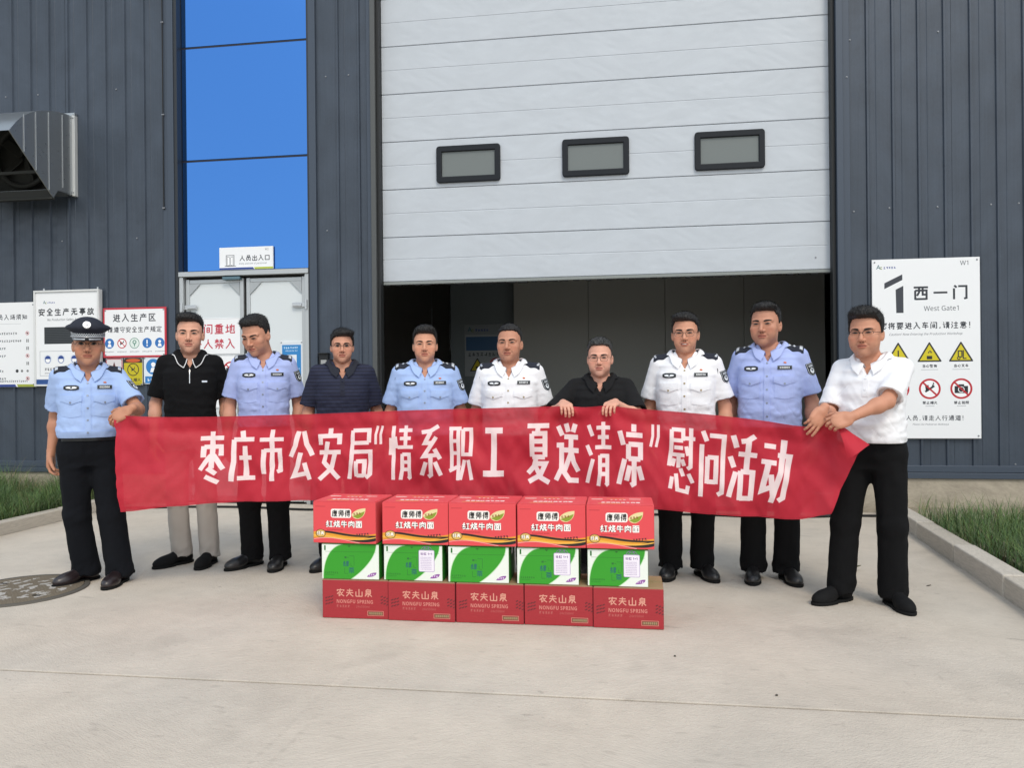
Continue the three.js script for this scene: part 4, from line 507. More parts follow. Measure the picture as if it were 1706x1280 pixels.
function sdfMesh(f, lo, hi, cell, color) {
  const nx = Math.ceil((hi[0] - lo[0]) / cell) + 2, ny = Math.ceil((hi[1] - lo[1]) / cell) + 2, nz = Math.ceil((hi[2] - lo[2]) / cell) + 2, sy = nx, sz = nx * ny, F = new Float32Array(nx * ny * nz), B = 6;
  for (let k0 = 0; k0 < nz; k0 += B) for (let j0 = 0; j0 < ny; j0 += B) for (let i0 = 0; i0 < nx; i0 += B) {
    const i1 = Math.min(nx, i0 + B), j1 = Math.min(ny, j0 + B), k1 = Math.min(nz, k0 + B), hx = (i1 - i0) * cell / 2, hy = (j1 - j0) * cell / 2, hz = (k1 - k0) * cell / 2;
    const c = f(lo[0] + i0 * cell + hx, lo[1] + j0 * cell + hy, lo[2] + k0 * cell + hz), far = Math.abs(c) * 0.62 > Math.hypot(hx, hy, hz) + cell;
    for (let k = k0; k < k1; k++) for (let j = j0; j < j1; j++) for (let i = i0; i < i1; i++) F[i + j * sy + k * sz] = far ? c : f(lo[0] + i * cell, lo[1] + j * cell, lo[2] + k * cell);
  }
  const id = new Int32Array(F.length).fill(-1), pos = [], idx = [];
  for (let k = 0; k + 1 < nz; k++) for (let j = 0; j + 1 < ny; j++) for (let i = 0; i + 1 < nx; i++) {
    const o = i + j * sy + k * sz; let m = 0; for (let q = 0; q < 8; q++) if (F[o + (q & 1) + (q >> 1 & 1) * sy + (q >> 2) * sz] < 0) m |= 1 << q;
    if (m === 0 || m === 255) continue;
    let x = 0, y = 0, z = 0, n = 0;
    for (let q = 0; q < 8; q++) for (let ax = 0; ax < 3; ax++) { if (q >> ax & 1) continue; const r = q | 1 << ax; if ((m >> q & 1) === (m >> r & 1)) continue; const a = F[o + (q & 1) + (q >> 1 & 1) * sy + (q >> 2) * sz], b = F[o + (r & 1) + (r >> 1 & 1) * sy + (r >> 2) * sz], t = a / (a - b); x += (q & 1) + (ax === 0 ? t : 0); y += (q >> 1 & 1) + (ax === 1 ? t : 0); z += (q >> 2) + (ax === 2 ? t : 0); n++; }
    id[o] = pos.length / 3; pos.push(lo[0] + (i + x / n) * cell, lo[1] + (j + y / n) * cell, lo[2] + (k + z / n) * cell);
  }
  const quad = (a, b, c, d, flip) => { if (a < 0 || b < 0 || c < 0 || d < 0) return; flip ? idx.push(a, c, b, a, d, c) : idx.push(a, b, c, a, c, d); };
  for (let k = 1; k + 1 < nz; k++) for (let j = 1; j + 1 < ny; j++) for (let i = 1; i + 1 < nx; i++) {
    const o = i + j * sy + k * sz, s = F[o] < 0;
    if (s !== F[o + 1] < 0) quad(id[o - sy - sz], id[o - sz], id[o], id[o - sy], !s);
    if (s !== F[o + sy] < 0) quad(id[o - 1 - sz], id[o - 1], id[o], id[o - sz], !s);
    if (s !== F[o + sz] < 0) quad(id[o - 1 - sy], id[o - sy], id[o], id[o - 1], !s);
  }
  const N = pos.length / 3, nor = new Float32Array(N * 3), uv = new Float32Array(N * 2), col = color && new Float32Array(N * 3), e = cell * 0.6, tmp = [1, 1, 1];
  for (let i = 0; i < N; i++) {
    let x = pos[i * 3], y = pos[i * 3 + 1], z = pos[i * 3 + 2];
    let gx = f(x + e, y, z) - f(x - e, y, z), gy = f(x, y + e, z) - f(x, y - e, z), gz = f(x, y, z + e) - f(x, y, z - e); const l = Math.hypot(gx, gy, gz) || 1; gx /= l; gy /= l; gz /= l;
    const d = clamp(f(x, y, z) / Math.max(l / (2 * e), 0.5), -cell * 0.6, cell * 0.6); pos[i * 3] = x -= gx * d; pos[i * 3 + 1] = y -= gy * d; pos[i * 3 + 2] = z -= gz * d;
    nor[i * 3] = gx; nor[i * 3 + 1] = gy; nor[i * 3 + 2] = gz; uv[i * 2] = x + z * 0.6; uv[i * 2 + 1] = y;
    if (color) { color(x, y, z, tmp, gx, gy, gz); col[i * 3] = tmp[0]; col[i * 3 + 1] = tmp[1]; col[i * 3 + 2] = tmp[2]; }
  }
  const g = new THREE.BufferGeometry(); g.setAttribute('position', new THREE.Float32BufferAttribute(pos, 3)); g.setAttribute('normal', new THREE.BufferAttribute(nor, 3)); g.setAttribute('uv', new THREE.BufferAttribute(uv, 2)); if (color) g.setAttribute('color', new THREE.BufferAttribute(col, 3)); g.setIndex(idx);
  return g;
}
function placed(g, m) { g.applyMatrix4(m); if (m.determinant() < 0) { const a = g.index.array; for (let i = 0; i < a.length; i += 3) { const t = a[i]; a[i] = a[i + 1]; a[i + 1] = t; } } return g; }
const add3 = (a, b, k = 1) => [a[0] + b[0] * k, a[1] + b[1] * k, a[2] + b[2] * k], sub3 = (a, b) => [a[0] - b[0], a[1] - b[1], a[2] - b[2]], dot3 = (a, b) => a[0] * b[0] + a[1] * b[1] + a[2] * b[2], len3 = (a) => Math.hypot(...a), unit3 = (a) => { const l = len3(a) || 1; return [a[0] / l, a[1] / l, a[2] / l]; }, cross3 = (a, b) => [a[1] * b[2] - a[2] * b[1], a[2] * b[0] - a[0] * b[2], a[0] * b[1] - a[1] * b[0]];
function rayHit(f, o, d, far = 0.6) { let t = 0; for (let i = 0; i < 90; i++) { const v = f(o[0] + d[0] * t, o[1] + d[1] * t, o[2] + d[2] * t); if (v < 0.0004) return t; t += Math.max(v * 0.6, 0.0006); if (t > far) break; } return -1; }
// a thin sheet sewn onto the surface f: map(s, t) gives its outline in the plane (r, u) through o, cast along d
function sewn(f, o, r, u, d, map, nu, nv, off, far = 0.6) {
  const pos = [], uv = [], idx = [], base = []; let last = 0.2;
  for (let j = 0; j <= nv; j++) for (let i = 0; i <= nu; i++) { const [a, b] = map(i / nu, j / nv), p = add3(add3(o, r, a), u, b), t = rayHit(f, p, d, far); if (t >= 0) last = t; const q = add3(p, d, last - off); pos.push(...q); base.push(...add3(q, d, off + 0.003)); uv.push(i / nu, j / nv); }
  const at = (i, j) => j * (nu + 1) + i, n = pos.length / 3;
  for (let j = 0; j < nv; j++) for (let i = 0; i < nu; i++) idx.push(at(i, j), at(i + 1, j), at(i + 1, j + 1), at(i, j), at(i + 1, j + 1), at(i, j + 1));
  const top = new THREE.BufferGeometry(); top.setAttribute('position', new THREE.Float32BufferAttribute(pos, 3)); top.setAttribute('uv', new THREE.Float32BufferAttribute(uv, 2)); top.setIndex(idx); top.computeVertexNormals();
  const rim = []; for (let i = 0; i < nu; i++) rim.push([at(i, 0), at(i + 1, 0)], [at(i + 1, nv), at(i, nv)]); for (let j = 0; j < nv; j++) rim.push([at(0, j + 1), at(0, j)], [at(nu, j), at(nu, j + 1)]);
  const sp = [], su = []; for (const [a, b] of rim) { const A = pos.slice(a * 3, a * 3 + 3), Bp = pos.slice(b * 3, b * 3 + 3), C = base.slice(a * 3, a * 3 + 3), D = base.slice(b * 3, b * 3 + 3); sp.push(...A, ...C, ...Bp, ...Bp, ...C, ...D); for (const q of [a, a, b, b, a, b]) su.push(uv[q * 2], uv[q * 2 + 1]); }
  const side = new THREE.BufferGeometry(); side.setAttribute('position', new THREE.Float32BufferAttribute(sp, 3)); side.setAttribute('uv', new THREE.Float32BufferAttribute(su, 2)); side.computeVertexNormals();
  return merged([top, side]);
}
const rectMap = (w, h) => (s, t) => [(s - 0.5) * w, (t - 0.5) * h];

function headField(P) {
  const fw = P.fw ?? 1, jw = P.jw ?? 1, nl = P.nose ?? 1, smile = P.smile ?? 0;
  return (x, y, z) => {
    const ax = Math.abs(x);
    let d = ell(ax, y, z, 0, 0.036, -0.012, 0.077, 0.088, 0.096);
    if (d > 0.25) return d - 0.1;
    d = smin(d, ell(ax, y, z, 0, -0.026, 0.014, 0.066 * fw, 0.086, 0.072), 0.03);
    d = smin(d, ell(ax, y, z, 0, -0.074, 0.028, 0.052 * jw, 0.044, 0.050), 0.028);
    d = smin(d, sph(ax, y, z, 0, -0.105, 0.064, 0.019), 0.028);
    d = smin(d, sph(ax, y, z, 0.043 * fw, -0.026, 0.054, 0.027), 0.020);
    d = smin(d, sph(ax, y, z, 0.036 * jw, -0.060, 0.050, 0.023 + smile * 0.003), 0.022);
    d = smin(d, cap(ax, y, z, [0.008, 0.018, 0.082], [0.050, 0.020, 0.066], 0.0115, 0.010), 0.012);
    d = smax(d, -sph(ax, y, z, 0.033, 0.001, 0.1035, 0.0165), 0.012);
    d = smin(d, ell(ax, y, z, 0.0325, 0.0, 0.0745, 0.0185, 0.0120, 0.0118), 0.006);
    d = smin(d, cap(ax, y, z, [0, 0.006, 0.085], [0, -0.034 * nl, 0.103], 0.0072, 0.0115), 0.011);
    d = smin(d, sph(ax, y, z, 0.0135, -0.0395 * nl, 0.0925, 0.0092), 0.006);
    d = smin(d, ell(ax, y, z, 0, -0.0635, 0.0835, 0.021, 0.0064, 0.0095), 0.007);
    d = smin(d, ell(ax, y, z, 0, -0.0748, 0.0825, 0.018, 0.0068, 0.0100), 0.007);
    d = smax(d, -cap(ax, y, z, [0, -0.0690, 0.0965], [0.025, -0.0685 + smile * 0.005, 0.0835], 0.0030, 0.0024), 0.003);
    d = smax(d, -cap(ax, y, z, [0.019, -0.045, 0.094], [0.031, -0.066, 0.081], 0.002 + smile * 0.002 + (P.age ?? 0) * 0.002, 0.002 + (P.age ?? 0) * 0.001), 0.008);
    let e = ell(ax + (z + 0.012) * 0.3, y + z * 0.15, z, 0.0785, -0.012, -0.010, 0.0085, 0.031, 0.019); e = smax(e, -sph(ax, y, z, 0.092, -0.010, 0.000, 0.0125), 0.004);
    d = smin(d, e, 0.006);
    return smin(d, cap(x, y, z, [0, -0.055, -0.022], [0, -0.19, -0.034], 0.056, 0.060), 0.03);
  };
}
function hairField(P, head) {
  const o = P.hair, top = o.top ?? 0.017, side = o.side ?? 0.006, line = o.line ?? 0.080, burn = o.burn ?? -0.012, lump = o.lump ?? 0.004, part = o.part ?? 0;
  const keys = [[0, line], [0.40, line], [0.72, line - 0.006], [0.98, line - 0.026], [1.10, 0.034], [1.24, burn + 0.006], [1.42, burn], [1.60, 0.012], [1.80, 0.016], [1.98, 0.004], [2.15, -0.040], [2.5, -0.076], [3.2, -0.084]];
  return (x, y, z) => {
    let d = ell(x, y, z, 0, 0.036, -0.012, 0.077, 0.088, 0.096);
    if (d > 0.08) return d - 0.03;
    d = smin(d, ell(Math.abs(x), y, z, 0, -0.026, 0.014, 0.066 * (P.fw ?? 1), 0.086, 0.072), 0.03); d = smin(d, cap(x, y, z, [0, -0.055, -0.022], [0, -0.19, -0.034], 0.054, 0.056), 0.03);
    const a = Math.abs(Math.atan2(x, z + 0.02)); let i = 1; while (i < keys.length - 1 && keys[i][0] < a) i++; const [a0, y0] = keys[i - 1], [a1, y1] = keys[i], u = clamp((a - a0) / (a1 - a0), 0, 1);
    const s = noise3(x * 130, y * 40, z * 80) * 0.45 + noise3(x * 50 + 7, y * 26, z * 50) * 0.55, h = y0 + (y1 - y0) * u * u * (3 - 2 * u) + (a < 0.9 ? part * x * 0.16 : 0) + s * 0.005;
    const crown = smoothstep(y, 0.035, 0.115), front = smoothstep(z, -0.02, 0.07), t = lerp(side, top * (0.82 + 0.30 * front), crown), fade = smoothstep(y - h, -0.004, 0.010 + 0.016 * (a > 1.0 ? 1 : 0.15));
    let e = d - lerp(-0.004, t, fade);
    if (o.bulk) { const bq = ell(x - o.bulk[0], y, z, 0, o.bulk[1], o.bulk[2], o.bulk[3], o.bulk[4], o.bulk[5]); e = smax(smin(e, bq, 0.016), h - 0.006 - y, 0.006); }
    e -= s * lump * crown * fade + s * 0.0014 * fade;
    return smax(e, -(d + 0.012), 0.002);
  };
}
function handField(curl, spread = 0, thumb = [0.75, 0.62, 0.30], thumbBend = 0.4) { // t: thumb side, f: along the fingers, n: out of the palm
  const chains = [];
  const base = [[0.031, 0.088, 0.072, 0.0094], [0.0105, 0.092, 0.080, 0.0096], [-0.0105, 0.089, 0.074, 0.0091], [-0.0300, 0.081, 0.058, 0.0082]];
  base.forEach(([t, f, L, r], k) => {
    let p = [t, f, 0], a = 0; const sp = (1.5 - k) * (0.05 + spread), c = curl[k] ?? curl[0]; const seg = [[0.45, 0.75], [0.31, 1.0], [0.24, 0.7]];
    seg.forEach(([l, m], i) => { a += c * m; const q = [p[0] + Math.sin(sp) * L * l * Math.cos(a), p[1] + Math.cos(a) * L * l, p[2] + Math.sin(a) * L * l]; chains.push([p, q, r * (1 - i * 0.09), r * (0.93 - i * 0.10), k]); p = q; });
  });
  let p = [0.026, 0.022, 0.006], dir = unit3(thumb); const tc = [];
  [[0.046, 0.0125, 0.0115], [0.034, 0.0112, 0.0098], [0.027, 0.0098, 0.0078]].forEach(([l, ra, rb]) => { const q = add3(p, dir, l); tc.push([p, q, ra, rb]); p = q; dir = unit3(add3(dir, [-0.45, 0.35, 0.35], thumbBend)); });
  return (x, y, z) => {
    let d = ell(x, y, z, 0.001, 0.052, 0.0, 0.046, 0.058, 0.0165); d = smin(d, cap(x, y, z, [-0.026, 0.02, 0], [-0.028, 0.076, 0], 0.014, 0.0125), 0.012); d = smin(d, cap(x, y, z, [0.022, 0.02, 0.002], [0.028, 0.08, 0], 0.0145, 0.0125), 0.012);
    d = smin(d, cap(x, y, z, [0, -0.018, 0], [0, 0.014, 0], 0.0265, 0.024), 0.02);
    if (d > 0.16) return d - 0.05;
    let fd = 9; for (const [a, b, ra, rb] of chains) { const c = cap(x, y, z, a, b, ra, rb); fd = smin(fd, c, 0.0025); }
    d = smin(d, fd, 0.007); let t = 9; for (const [a, b, ra, rb] of tc) t = smin(t, cap(x, y, z, a, b, ra, rb), 0.004);
    return smin(d, t, 0.010);
  };
}
function ik(S, W, L1, L2, pole) { let v = sub3(W, S), D = len3(v); const m = (L1 + L2) * 0.995; if (D > m) { W = add3(S, unit3(v), m); v = sub3(W, S); D = m; } const u = unit3(v), a = (L1 * L1 - L2 * L2 + D * D) / (2 * D), h = Math.sqrt(Math.max(0, L1 * L1 - a * a)); let q = add3(pole, u, -dot3(pole, u)); q = unit3(q); return [add3(add3(S, u, a), q, h), W]; }

const skinMats = {}; const skinMat = new THREE.MeshPhysicalMaterial({ color: 0xffffff, vertexColors: true, roughness: 0.52, specularIntensity: 0.7, sheen: 0.25, sheenRoughness: 0.5, sheenColor: lin(0.6, 0.35, 0.28) });
const weave = dataTex(128, 128, (u, v) => 0.5 + 0.2 * Math.sin(u * 2 * Math.PI * 32) * Math.sin(v * 2 * Math.PI * 32) + tileNoise(u, v, 40) * 0.3); weave.repeat.set(12, 12);
const cloth = (c, rough = 0.85, extra = {}) => new THREE.MeshPhysicalMaterial({ color: c, roughness: rough, bumpMap: weave, bumpScale: 0.0006, sheen: c.r + c.g < 0.1 ? 0.04 : 0.3, sheenRoughness: 0.6, sheenColor: lin(Math.min(1, c.r * 1.3 + 0.02), Math.min(1, c.g * 1.3 + 0.02), Math.min(1, c.b * 1.3 + 0.02)), ...extra });
const BLUE = lin(0.37, 0.50, 0.80), WHITE = lin(0.87, 0.87, 0.90), BLACK = lin(0.012, 0.012, 0.014), NAVY = lin(0.016, 0.020, 0.048);
const M = { blue: cloth(BLUE), blue2: cloth(lin(0.40, 0.475, 0.80)), white: cloth(WHITE), blackPolo: cloth(lin(0.007, 0.007, 0.008), 0.95, { specularIntensity: 0.4 }), blackTee: cloth(lin(0.010, 0.010, 0.011), 0.9, { specularIntensity: 0.5 }), navyTrouser: cloth(lin(0.006, 0.007, 0.010), 0.95, { specularIntensity: 0.4 }), blackTrouser: cloth(lin(0.0055, 0.0055, 0.0062), 0.95, { specularIntensity: 0.4 }), beige: cloth(lin(0.42, 0.385, 0.35), 0.9), epaulette: cloth(lin(0.012, 0.015, 0.028), 0.8), silver: std(lin(0.72, 0.73, 0.75), 0.3, { metalness: 0.7 }), shoe: new THREE.MeshPhysicalMaterial({ color: lin(0.010, 0.009, 0.009), roughness: 0.42, clearcoat: 0.35, clearcoatRoughness: 0.35 }), shoeBrown: new THREE.MeshPhysicalMaterial({ color: lin(0.016, 0.009, 0.010), roughness: 0.38, clearcoat: 0.4, clearcoatRoughness: 0.3 }), suede: new THREE.MeshPhysicalMaterial({ color: lin(0.008, 0.008, 0.0085), roughness: 0.8, specularIntensity: 0.35 }), sole: new THREE.MeshPhysicalMaterial({ color: lin(0.008, 0.008, 0.008), roughness: 0.8, specularIntensity: 0.4 }), hair: new THREE.MeshPhysicalMaterial({ color: lin(0.010, 0.009, 0.009), roughness: 0.62, sheen: 0.15, sheenRoughness: 0.5, sheenColor: lin(0.3, 0.3, 0.32) }), grey: new THREE.MeshPhysicalMaterial({ color: lin(0.045, 0.045, 0.046), roughness: 0.65 }), brow: std(lin(0.018, 0.014, 0.012), 0.9), rim: std(lin(0.035, 0.028, 0.025), 0.5, { metalness: 0.2 }), lens: new THREE.MeshPhysicalMaterial({ color: 0xffffff, transmission: 1, thickness: 0, roughness: 0.02, ior: 1.12, specularIntensity: 0.4 }), mouth: std(lin(0.13, 0.045, 0.038), 0.7), button: std(lin(0.30, 0.33, 0.40), 0.35, { metalness: 0.4 }), whiteTrim: cloth(lin(0.78, 0.78, 0.78)) };
{ const t = canvasTex(64, 512, (c, w, h) => { c.fillStyle = '#1c2038'; c.fillRect(0, 0, w, h); for (let y = 6; y < h; y += 27) { c.fillStyle = '#39405e'; c.fillRect(0, y, w, 2.2); c.fillStyle = '#181b30'; c.fillRect(0, y + 9, w, 7); } }); t.wrapS = t.wrapT = THREE.RepeatWrapping; t.repeat.set(2, 2.2); M.striped = cloth(lin(1, 1, 1), 0.85, { map: t, sheen: 0 }); M.striped.color.setRGB(0.9, 0.9, 0.9); }
const eyeTex = canvasTex(128, 64, (c) => { c.fillStyle = '#6b5449'; c.fillRect(0, 0, 128, 64); c.fillStyle = '#948880'; c.beginPath(); c.ellipse(64, 38, 46, 22, 0, 0, 7); c.fill(); c.fillStyle = '#1d110e'; c.beginPath(); c.arc(64, 34, 36, 0, 7); c.fill(); c.fillStyle = '#070505'; c.beginPath(); c.arc(64, 32, 11, 0, 7); c.fill(); c.fillStyle = '#0a0706'; c.fillRect(0, 0, 128, 22); c.fillStyle = '#7d5848'; c.fillRect(0, 57, 128, 7); });
const eyeMat = std(0xffffff, 0.6, { map: eyeTex });
const cards = {}; const tagMat = (num) => cards[num] ??= std(0xffffff, 0.5, { map: canvasTex(128, 40, (c) => { c.fillStyle = '#15191c'; c.fillRect(0, 0, 128, 40); c.strokeStyle = '#7d848a'; c.lineWidth = 2; c.strokeRect(2, 2, 124, 36); c.fillStyle = '#e9ecee'; c.font = 'bold 27px sans-serif'; c.textAlign = 'center'; c.fillText(num, 64, 30); }) });
const wingMat = std(0xffffff, 0.5, { map: canvasTex(128, 48, (c) => { c.fillStyle = '#14181d'; c.fillRect(0, 0, 128, 48); c.fillStyle = '#eceff2'; c.beginPath(); c.moveTo(16, 20); c.lineTo(38, 14); c.lineTo(64, 17); c.lineTo(90, 14); c.lineTo(112, 20); c.lineTo(104, 31); c.lineTo(76, 34); c.lineTo(64, 38); c.lineTo(52, 34); c.lineTo(24, 31); c.fill(); c.fillStyle = '#39424c'; c.beginPath(); c.arc(64, 25, 8, 0, 7); c.fill(); }) });
const shieldMat = std(0xffffff, 0.55, { map: canvasTex(96, 128, (c) => { c.fillStyle = '#171b22'; c.fillRect(0, 0, 96, 128); c.strokeStyle = '#c9cfd4'; c.lineWidth = 4; c.strokeRect(6, 6, 84, 116); c.fillStyle = '#dfe4e8'; c.font = 'bold 26px sans-serif'; c.textAlign = 'center'; c.beginPath(); c.ellipse(48, 78, 26, 28, 0, 0, 7); c.fill(); c.fillStyle = '#59636d'; c.beginPath(); c.ellipse(48, 70, 13, 14, 0, 0, 7); c.fill(); c.fillStyle = '#cfd5da'; c.fillRect(22, 20, 52, 20); c.fillStyle = '#171b22'; for (let k = 0; k < 6; k++) c.fillRect(26 + k * 8, 24, 4, 12); }) });

const torsoKeys = [[0.78, 0.118, 0.080, 0], [0.87, 0.155, 0.108, 0], [0.95, 0.158, 0.120, 0.004], [1.02, 0.154, 0.118, 0.006], [1.10, 0.156, 0.118, 0.008], [1.20, 0.164, 0.120, 0.008], [1.28, 0.166, 0.114, 0.002], [1.34, 0.150, 0.096, -0.006], [1.385, 0.108, 0.076, -0.014], [1.43, 0.066, 0.064, -0.018]];
function torsoField(kb, g, belly, grow) {
  const K = torsoKeys.map(([y, a, b, c]) => { const e = Math.exp(-(((y - 1.03) / 0.12) ** 2)) * belly; return [y * kb, a * g + grow + e * 0.6, b * g + grow + e, c + e * 0.6]; });
  return (x, y, z) => { const yy = clamp(y, K[0][0], K[K.length - 1][0]); let i = 1; while (i < K.length - 1 && K[i][0] < yy) i++; const A = K[i - 1], Bq = K[i]; let u = (yy - A[0]) / (Bq[0] - A[0]); u = u * u * (3 - 2 * u); const a = A[1] + (Bq[1] - A[1]) * u, b = A[2] + (Bq[2] - A[2]) * u, c = A[3] + (Bq[3] - A[3]) * u, p = Math.abs(x) / a, q = Math.abs(z - c) / b, n = 2.35, k0 = Math.pow(Math.pow(p, n) + Math.pow(q, n), 1 / n), r = k0 > 1e-6 ? Math.hypot(x, z - c) / k0 : Math.min(a, b); const d = (k0 - 1) * Math.min(r, 0.2) * 0.85, oy = Math.max(0, Math.abs(y - yy)); return oy > 0 ? Math.hypot(Math.max(d, 0), oy) : d; };
}
const starGeo = (() => { const s = new THREE.Shape(); for (let k = 0; k < 8; k++) { const r = k % 2 ? 0.0045 : 0.009, a = k * Math.PI / 4; s[k ? 'lineTo' : 'moveTo'](r * Math.cos(a), r * Math.sin(a)); } return new THREE.ExtrudeGeometry(s, { depth: 0.002, bevelEnabled: false }); })();
const buttonGeo = merged([new THREE.CylinderGeometry(0.0052, 0.0056, 0.003, 14).rotateX(Math.PI / 2), new THREE.TorusGeometry(0.0052, 0.0011, 6, 14).translate(0, 0, 0.0015)]);

function person(P) {
  const g = thing('person', P.label, 'person', [P.x, 0, P.z]); g.rotation.y = P.yaw ?? 0;
  const cy = Math.cos(P.yaw ?? 0), sn = Math.sin(P.yaw ?? 0), toL = ([x, y, z]) => { x -= P.x; z -= P.z; return [x * cy - z * sn, y, x * sn + z * cy]; }, dirL = ([x, y, z]) => [x * cy - z * sn, y, x * sn + z * cy];
  const hs = (P.top - P.chin) / 0.262, sy = P.sy ?? P.chin - 0.066, kb = sy / 1.355, gw = P.girth ?? 1, belly = P.belly ?? 0;
  const headC = [P.headX ?? 0, P.chin + 0.124 * hs, P.headZ ?? 0.015], Hm = new THREE.Matrix4().compose(V(...headC), new THREE.Quaternion().setFromEuler(new THREE.Euler(P.pitch ?? 0, P.turn ?? 0, P.roll ?? 0, 'YXZ')), V(hs, hs, hs));
  const toHead = (p) => V(...p).applyMatrix4(Hm).toArray();
  // --- arms
  const arm = {};
  for (const s of [-1, 1]) {
    const o = P.arms?.[s < 0 ? 'right' : 'left'], S = [s * 0.170 * gw, sy - 0.006, -0.012], L1 = 0.280 * kb, L2 = 0.250 * kb;
    const W0 = o ? toL(o.wrist) : [s * (0.236 * gw), sy - 0.505 * kb, 0.045], [E, W] = ik(S, W0, L1, L2, o ? dirL(o.pole) : [s * 0.3, 0, -1]);
    const hF = unit3(o?.finger ? dirL(o.finger) : [s * 0.03, -1, 0.12]), n0 = o?.palm ? dirL(o.palm) : [-s * 0.9, 0, -0.35], N = unit3(add3(n0, hF, -dot3(n0, hF))), T = s < 0 ? cross3(hF, N) : cross3(N, hF);
    arm[s] = { S, E, W, hF, N, T, o };
  }
  const neckTop = toHead([0, -0.06, -0.022]), neckLow = [0, sy - 0.01, -0.028];
  // --- skin: one body with head and hands
  const slim = torsoField(kb, gw, belly * 0.6, -0.016), hip = 0.87 * kb;
  const feet = P.feet.map((f) => { const q = toL([f[0], 0, f[1]]); return { x: q[0], z: q[2], yaw: f[2] - (P.yaw ?? 0) }; }); // [right, left]
  const legs = feet.map((f, i) => { const s = i ? 1 : -1, A = [f.x - Math.sin(f.yaw) * 0.01, 0.06, f.z - Math.cos(f.yaw) * 0.01], H = [s * 0.088 * gw, hip, 0], K = add3(add3(H, sub3(A, H), 0.52), [Math.sin(f.yaw), 0, Math.cos(f.yaw)], 0.022); return { A, H, K }; });
  const skinBody = (x, y, z) => {
    let d = slim(x, y, z);
    for (const s of [-1, 1]) { const a = arm[s]; d = smin(d, cap(x, y, z, add3(a.S, [-s * 0.008, 0, 0]), a.E, 0.038, 0.038), 0.02); let q = cap(x, y, z, a.E, a.W, 0.040, 0.0255); const M1 = add3(a.E, sub3(a.W, a.E), 0.28); q = smin(q, sph(x, y, z, M1[0], M1[1], M1[2], 0.041), 0.03); d = smin(d, q, 0.02); }
    d = smin(d, cap(x, y, z, neckLow, neckTop, 0.064, 0.057), 0.03);
    for (const l of legs) d = smin(d, smin(cap(x, y, z, l.H, l.K, 0.062, 0.05), cap(x, y, z, l.K, l.A, 0.048, 0.036), 0.03), 0.03);
    return d;
  };
  const sk = (P.skin ?? [0.46, 0.265, 0.18]).map((v, i) => v * [1.24, 1.06, 1.02][i]), head = headField(P), parts = [];
  const bodyCol = (x, y, z, o) => { const k = 1 + noise3(x * 14, y * 14, z * 14) * 0.05; o[0] = sk[0] * k; o[1] = sk[1] * k * 0.98; o[2] = sk[2] * k * 0.97; };
  const reach = [-1, 1].flatMap((s) => [arm[s].E, arm[s].W]), xs = reach.map((p) => p[0]), zs = reach.map((p) => p[2]), lo = [Math.min(-0.32, ...xs) - 0.08, 0.02, Math.min(-0.2, ...zs, ...legs.map((l) => l.A[2])) - 0.08], hi = [Math.max(0.32, ...xs) + 0.08, neckTop[1] + 0.02, Math.max(0.2, ...zs, ...legs.map((l) => l.A[2])) + 0.10];
  for (const l of legs) { lo[0] = Math.min(lo[0], l.A[0] - 0.12); hi[0] = Math.max(hi[0], l.A[0] + 0.12); }
  parts.push(sdfMesh((x, y, z) => Math.max(skinBody(x, y, z), y - neckTop[1]), lo, hi, 0.0115, bodyCol));
  const headCol = (x, y, z, o) => {
    const ax = Math.abs(x); let k = 1 + noise3(x * 40, y * 40, z * 40) * 0.035, r = sk[0], gg = sk[1], b = sk[2];
    const ch = Math.exp(-(((ax - 0.045) / 0.018) ** 2) - ((y + 0.032) / 0.018) ** 2) * (z > 0 ? 1 : 0); r *= 1 + ch * 0.06; gg *= 1 - ch * 0.05; b *= 1 - ch * 0.05;
    const ns = Math.exp(-((ax / 0.014) ** 2) - ((y + 0.036) / 0.012) ** 2) * (z > 0.08 ? 1 : 0); gg *= 1 - ns * 0.07; b *= 1 - ns * 0.08;
    const beard = smoothstep(-y, 0.045, 0.07) * smoothstep(z, 0.0, 0.03) * 0.10; r *= 1 - beard; gg *= 1 - beard * 0.8; b *= 1 - beard * 0.6;
    const lip = smoothstep(1.25 - Math.hypot(ax / 0.023, (y + 0.0690) / (0.0105)), 0, 0.35) * (z > 0.06 ? 1 : 0); r = lerp(r, sk[0] * 0.82, lip); gg = lerp(gg, sk[1] * 0.58, lip); b = lerp(b, sk[2] * 0.60, lip);
    const nost = smoothstep(0.0052 - Math.hypot(ax - 0.0068, (y + 0.0485) * 1.3), 0, 0.003) * (z > 0.08 ? 1 : 0); r *= 1 - nost * 0.75; gg *= 1 - nost * 0.8; b *= 1 - nost * 0.8;
    const so = Math.exp(-(((ax - 0.032) / 0.018) ** 2) - ((y - 0.006) / 0.009) ** 2) * 0.20; r *= 1 - so; gg *= 1 - so * 1.1; b *= 1 - so * 1.1;  // eye-socket shade painted into the upper-lid skin colour
    o[0] = r * k; o[1] = gg * k; o[2] = b * k;
  };
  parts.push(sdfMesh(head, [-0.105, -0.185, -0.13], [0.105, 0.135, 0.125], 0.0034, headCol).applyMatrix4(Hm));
  for (const s of [-1, 1]) { const a = arm[s], o = a.o, f = handField(o?.curl ?? [0.32, 0.34, 0.36, 0.4], o?.spread ?? 0, o?.thumb, o?.thumbBend), hsz = 0.98 * (P.handSize ?? 1); parts.push(placed(sdfMesh(f, [-0.075, -0.07, -0.05], [0.115, 0.19, 0.13], P.fineHands || o ? 0.0032 : 0.0045, bodyCol), new THREE.Matrix4().makeBasis(V(...a.T), V(...a.hF), V(...a.N)).scale(V(hsz, hsz, hsz)).setPosition(...a.W))); }
  const body = new THREE.Mesh(mergeGeometries(parts), skinMat); body.name = 'body'; body.castShadow = body.receiveShadow = true; g.add(body);
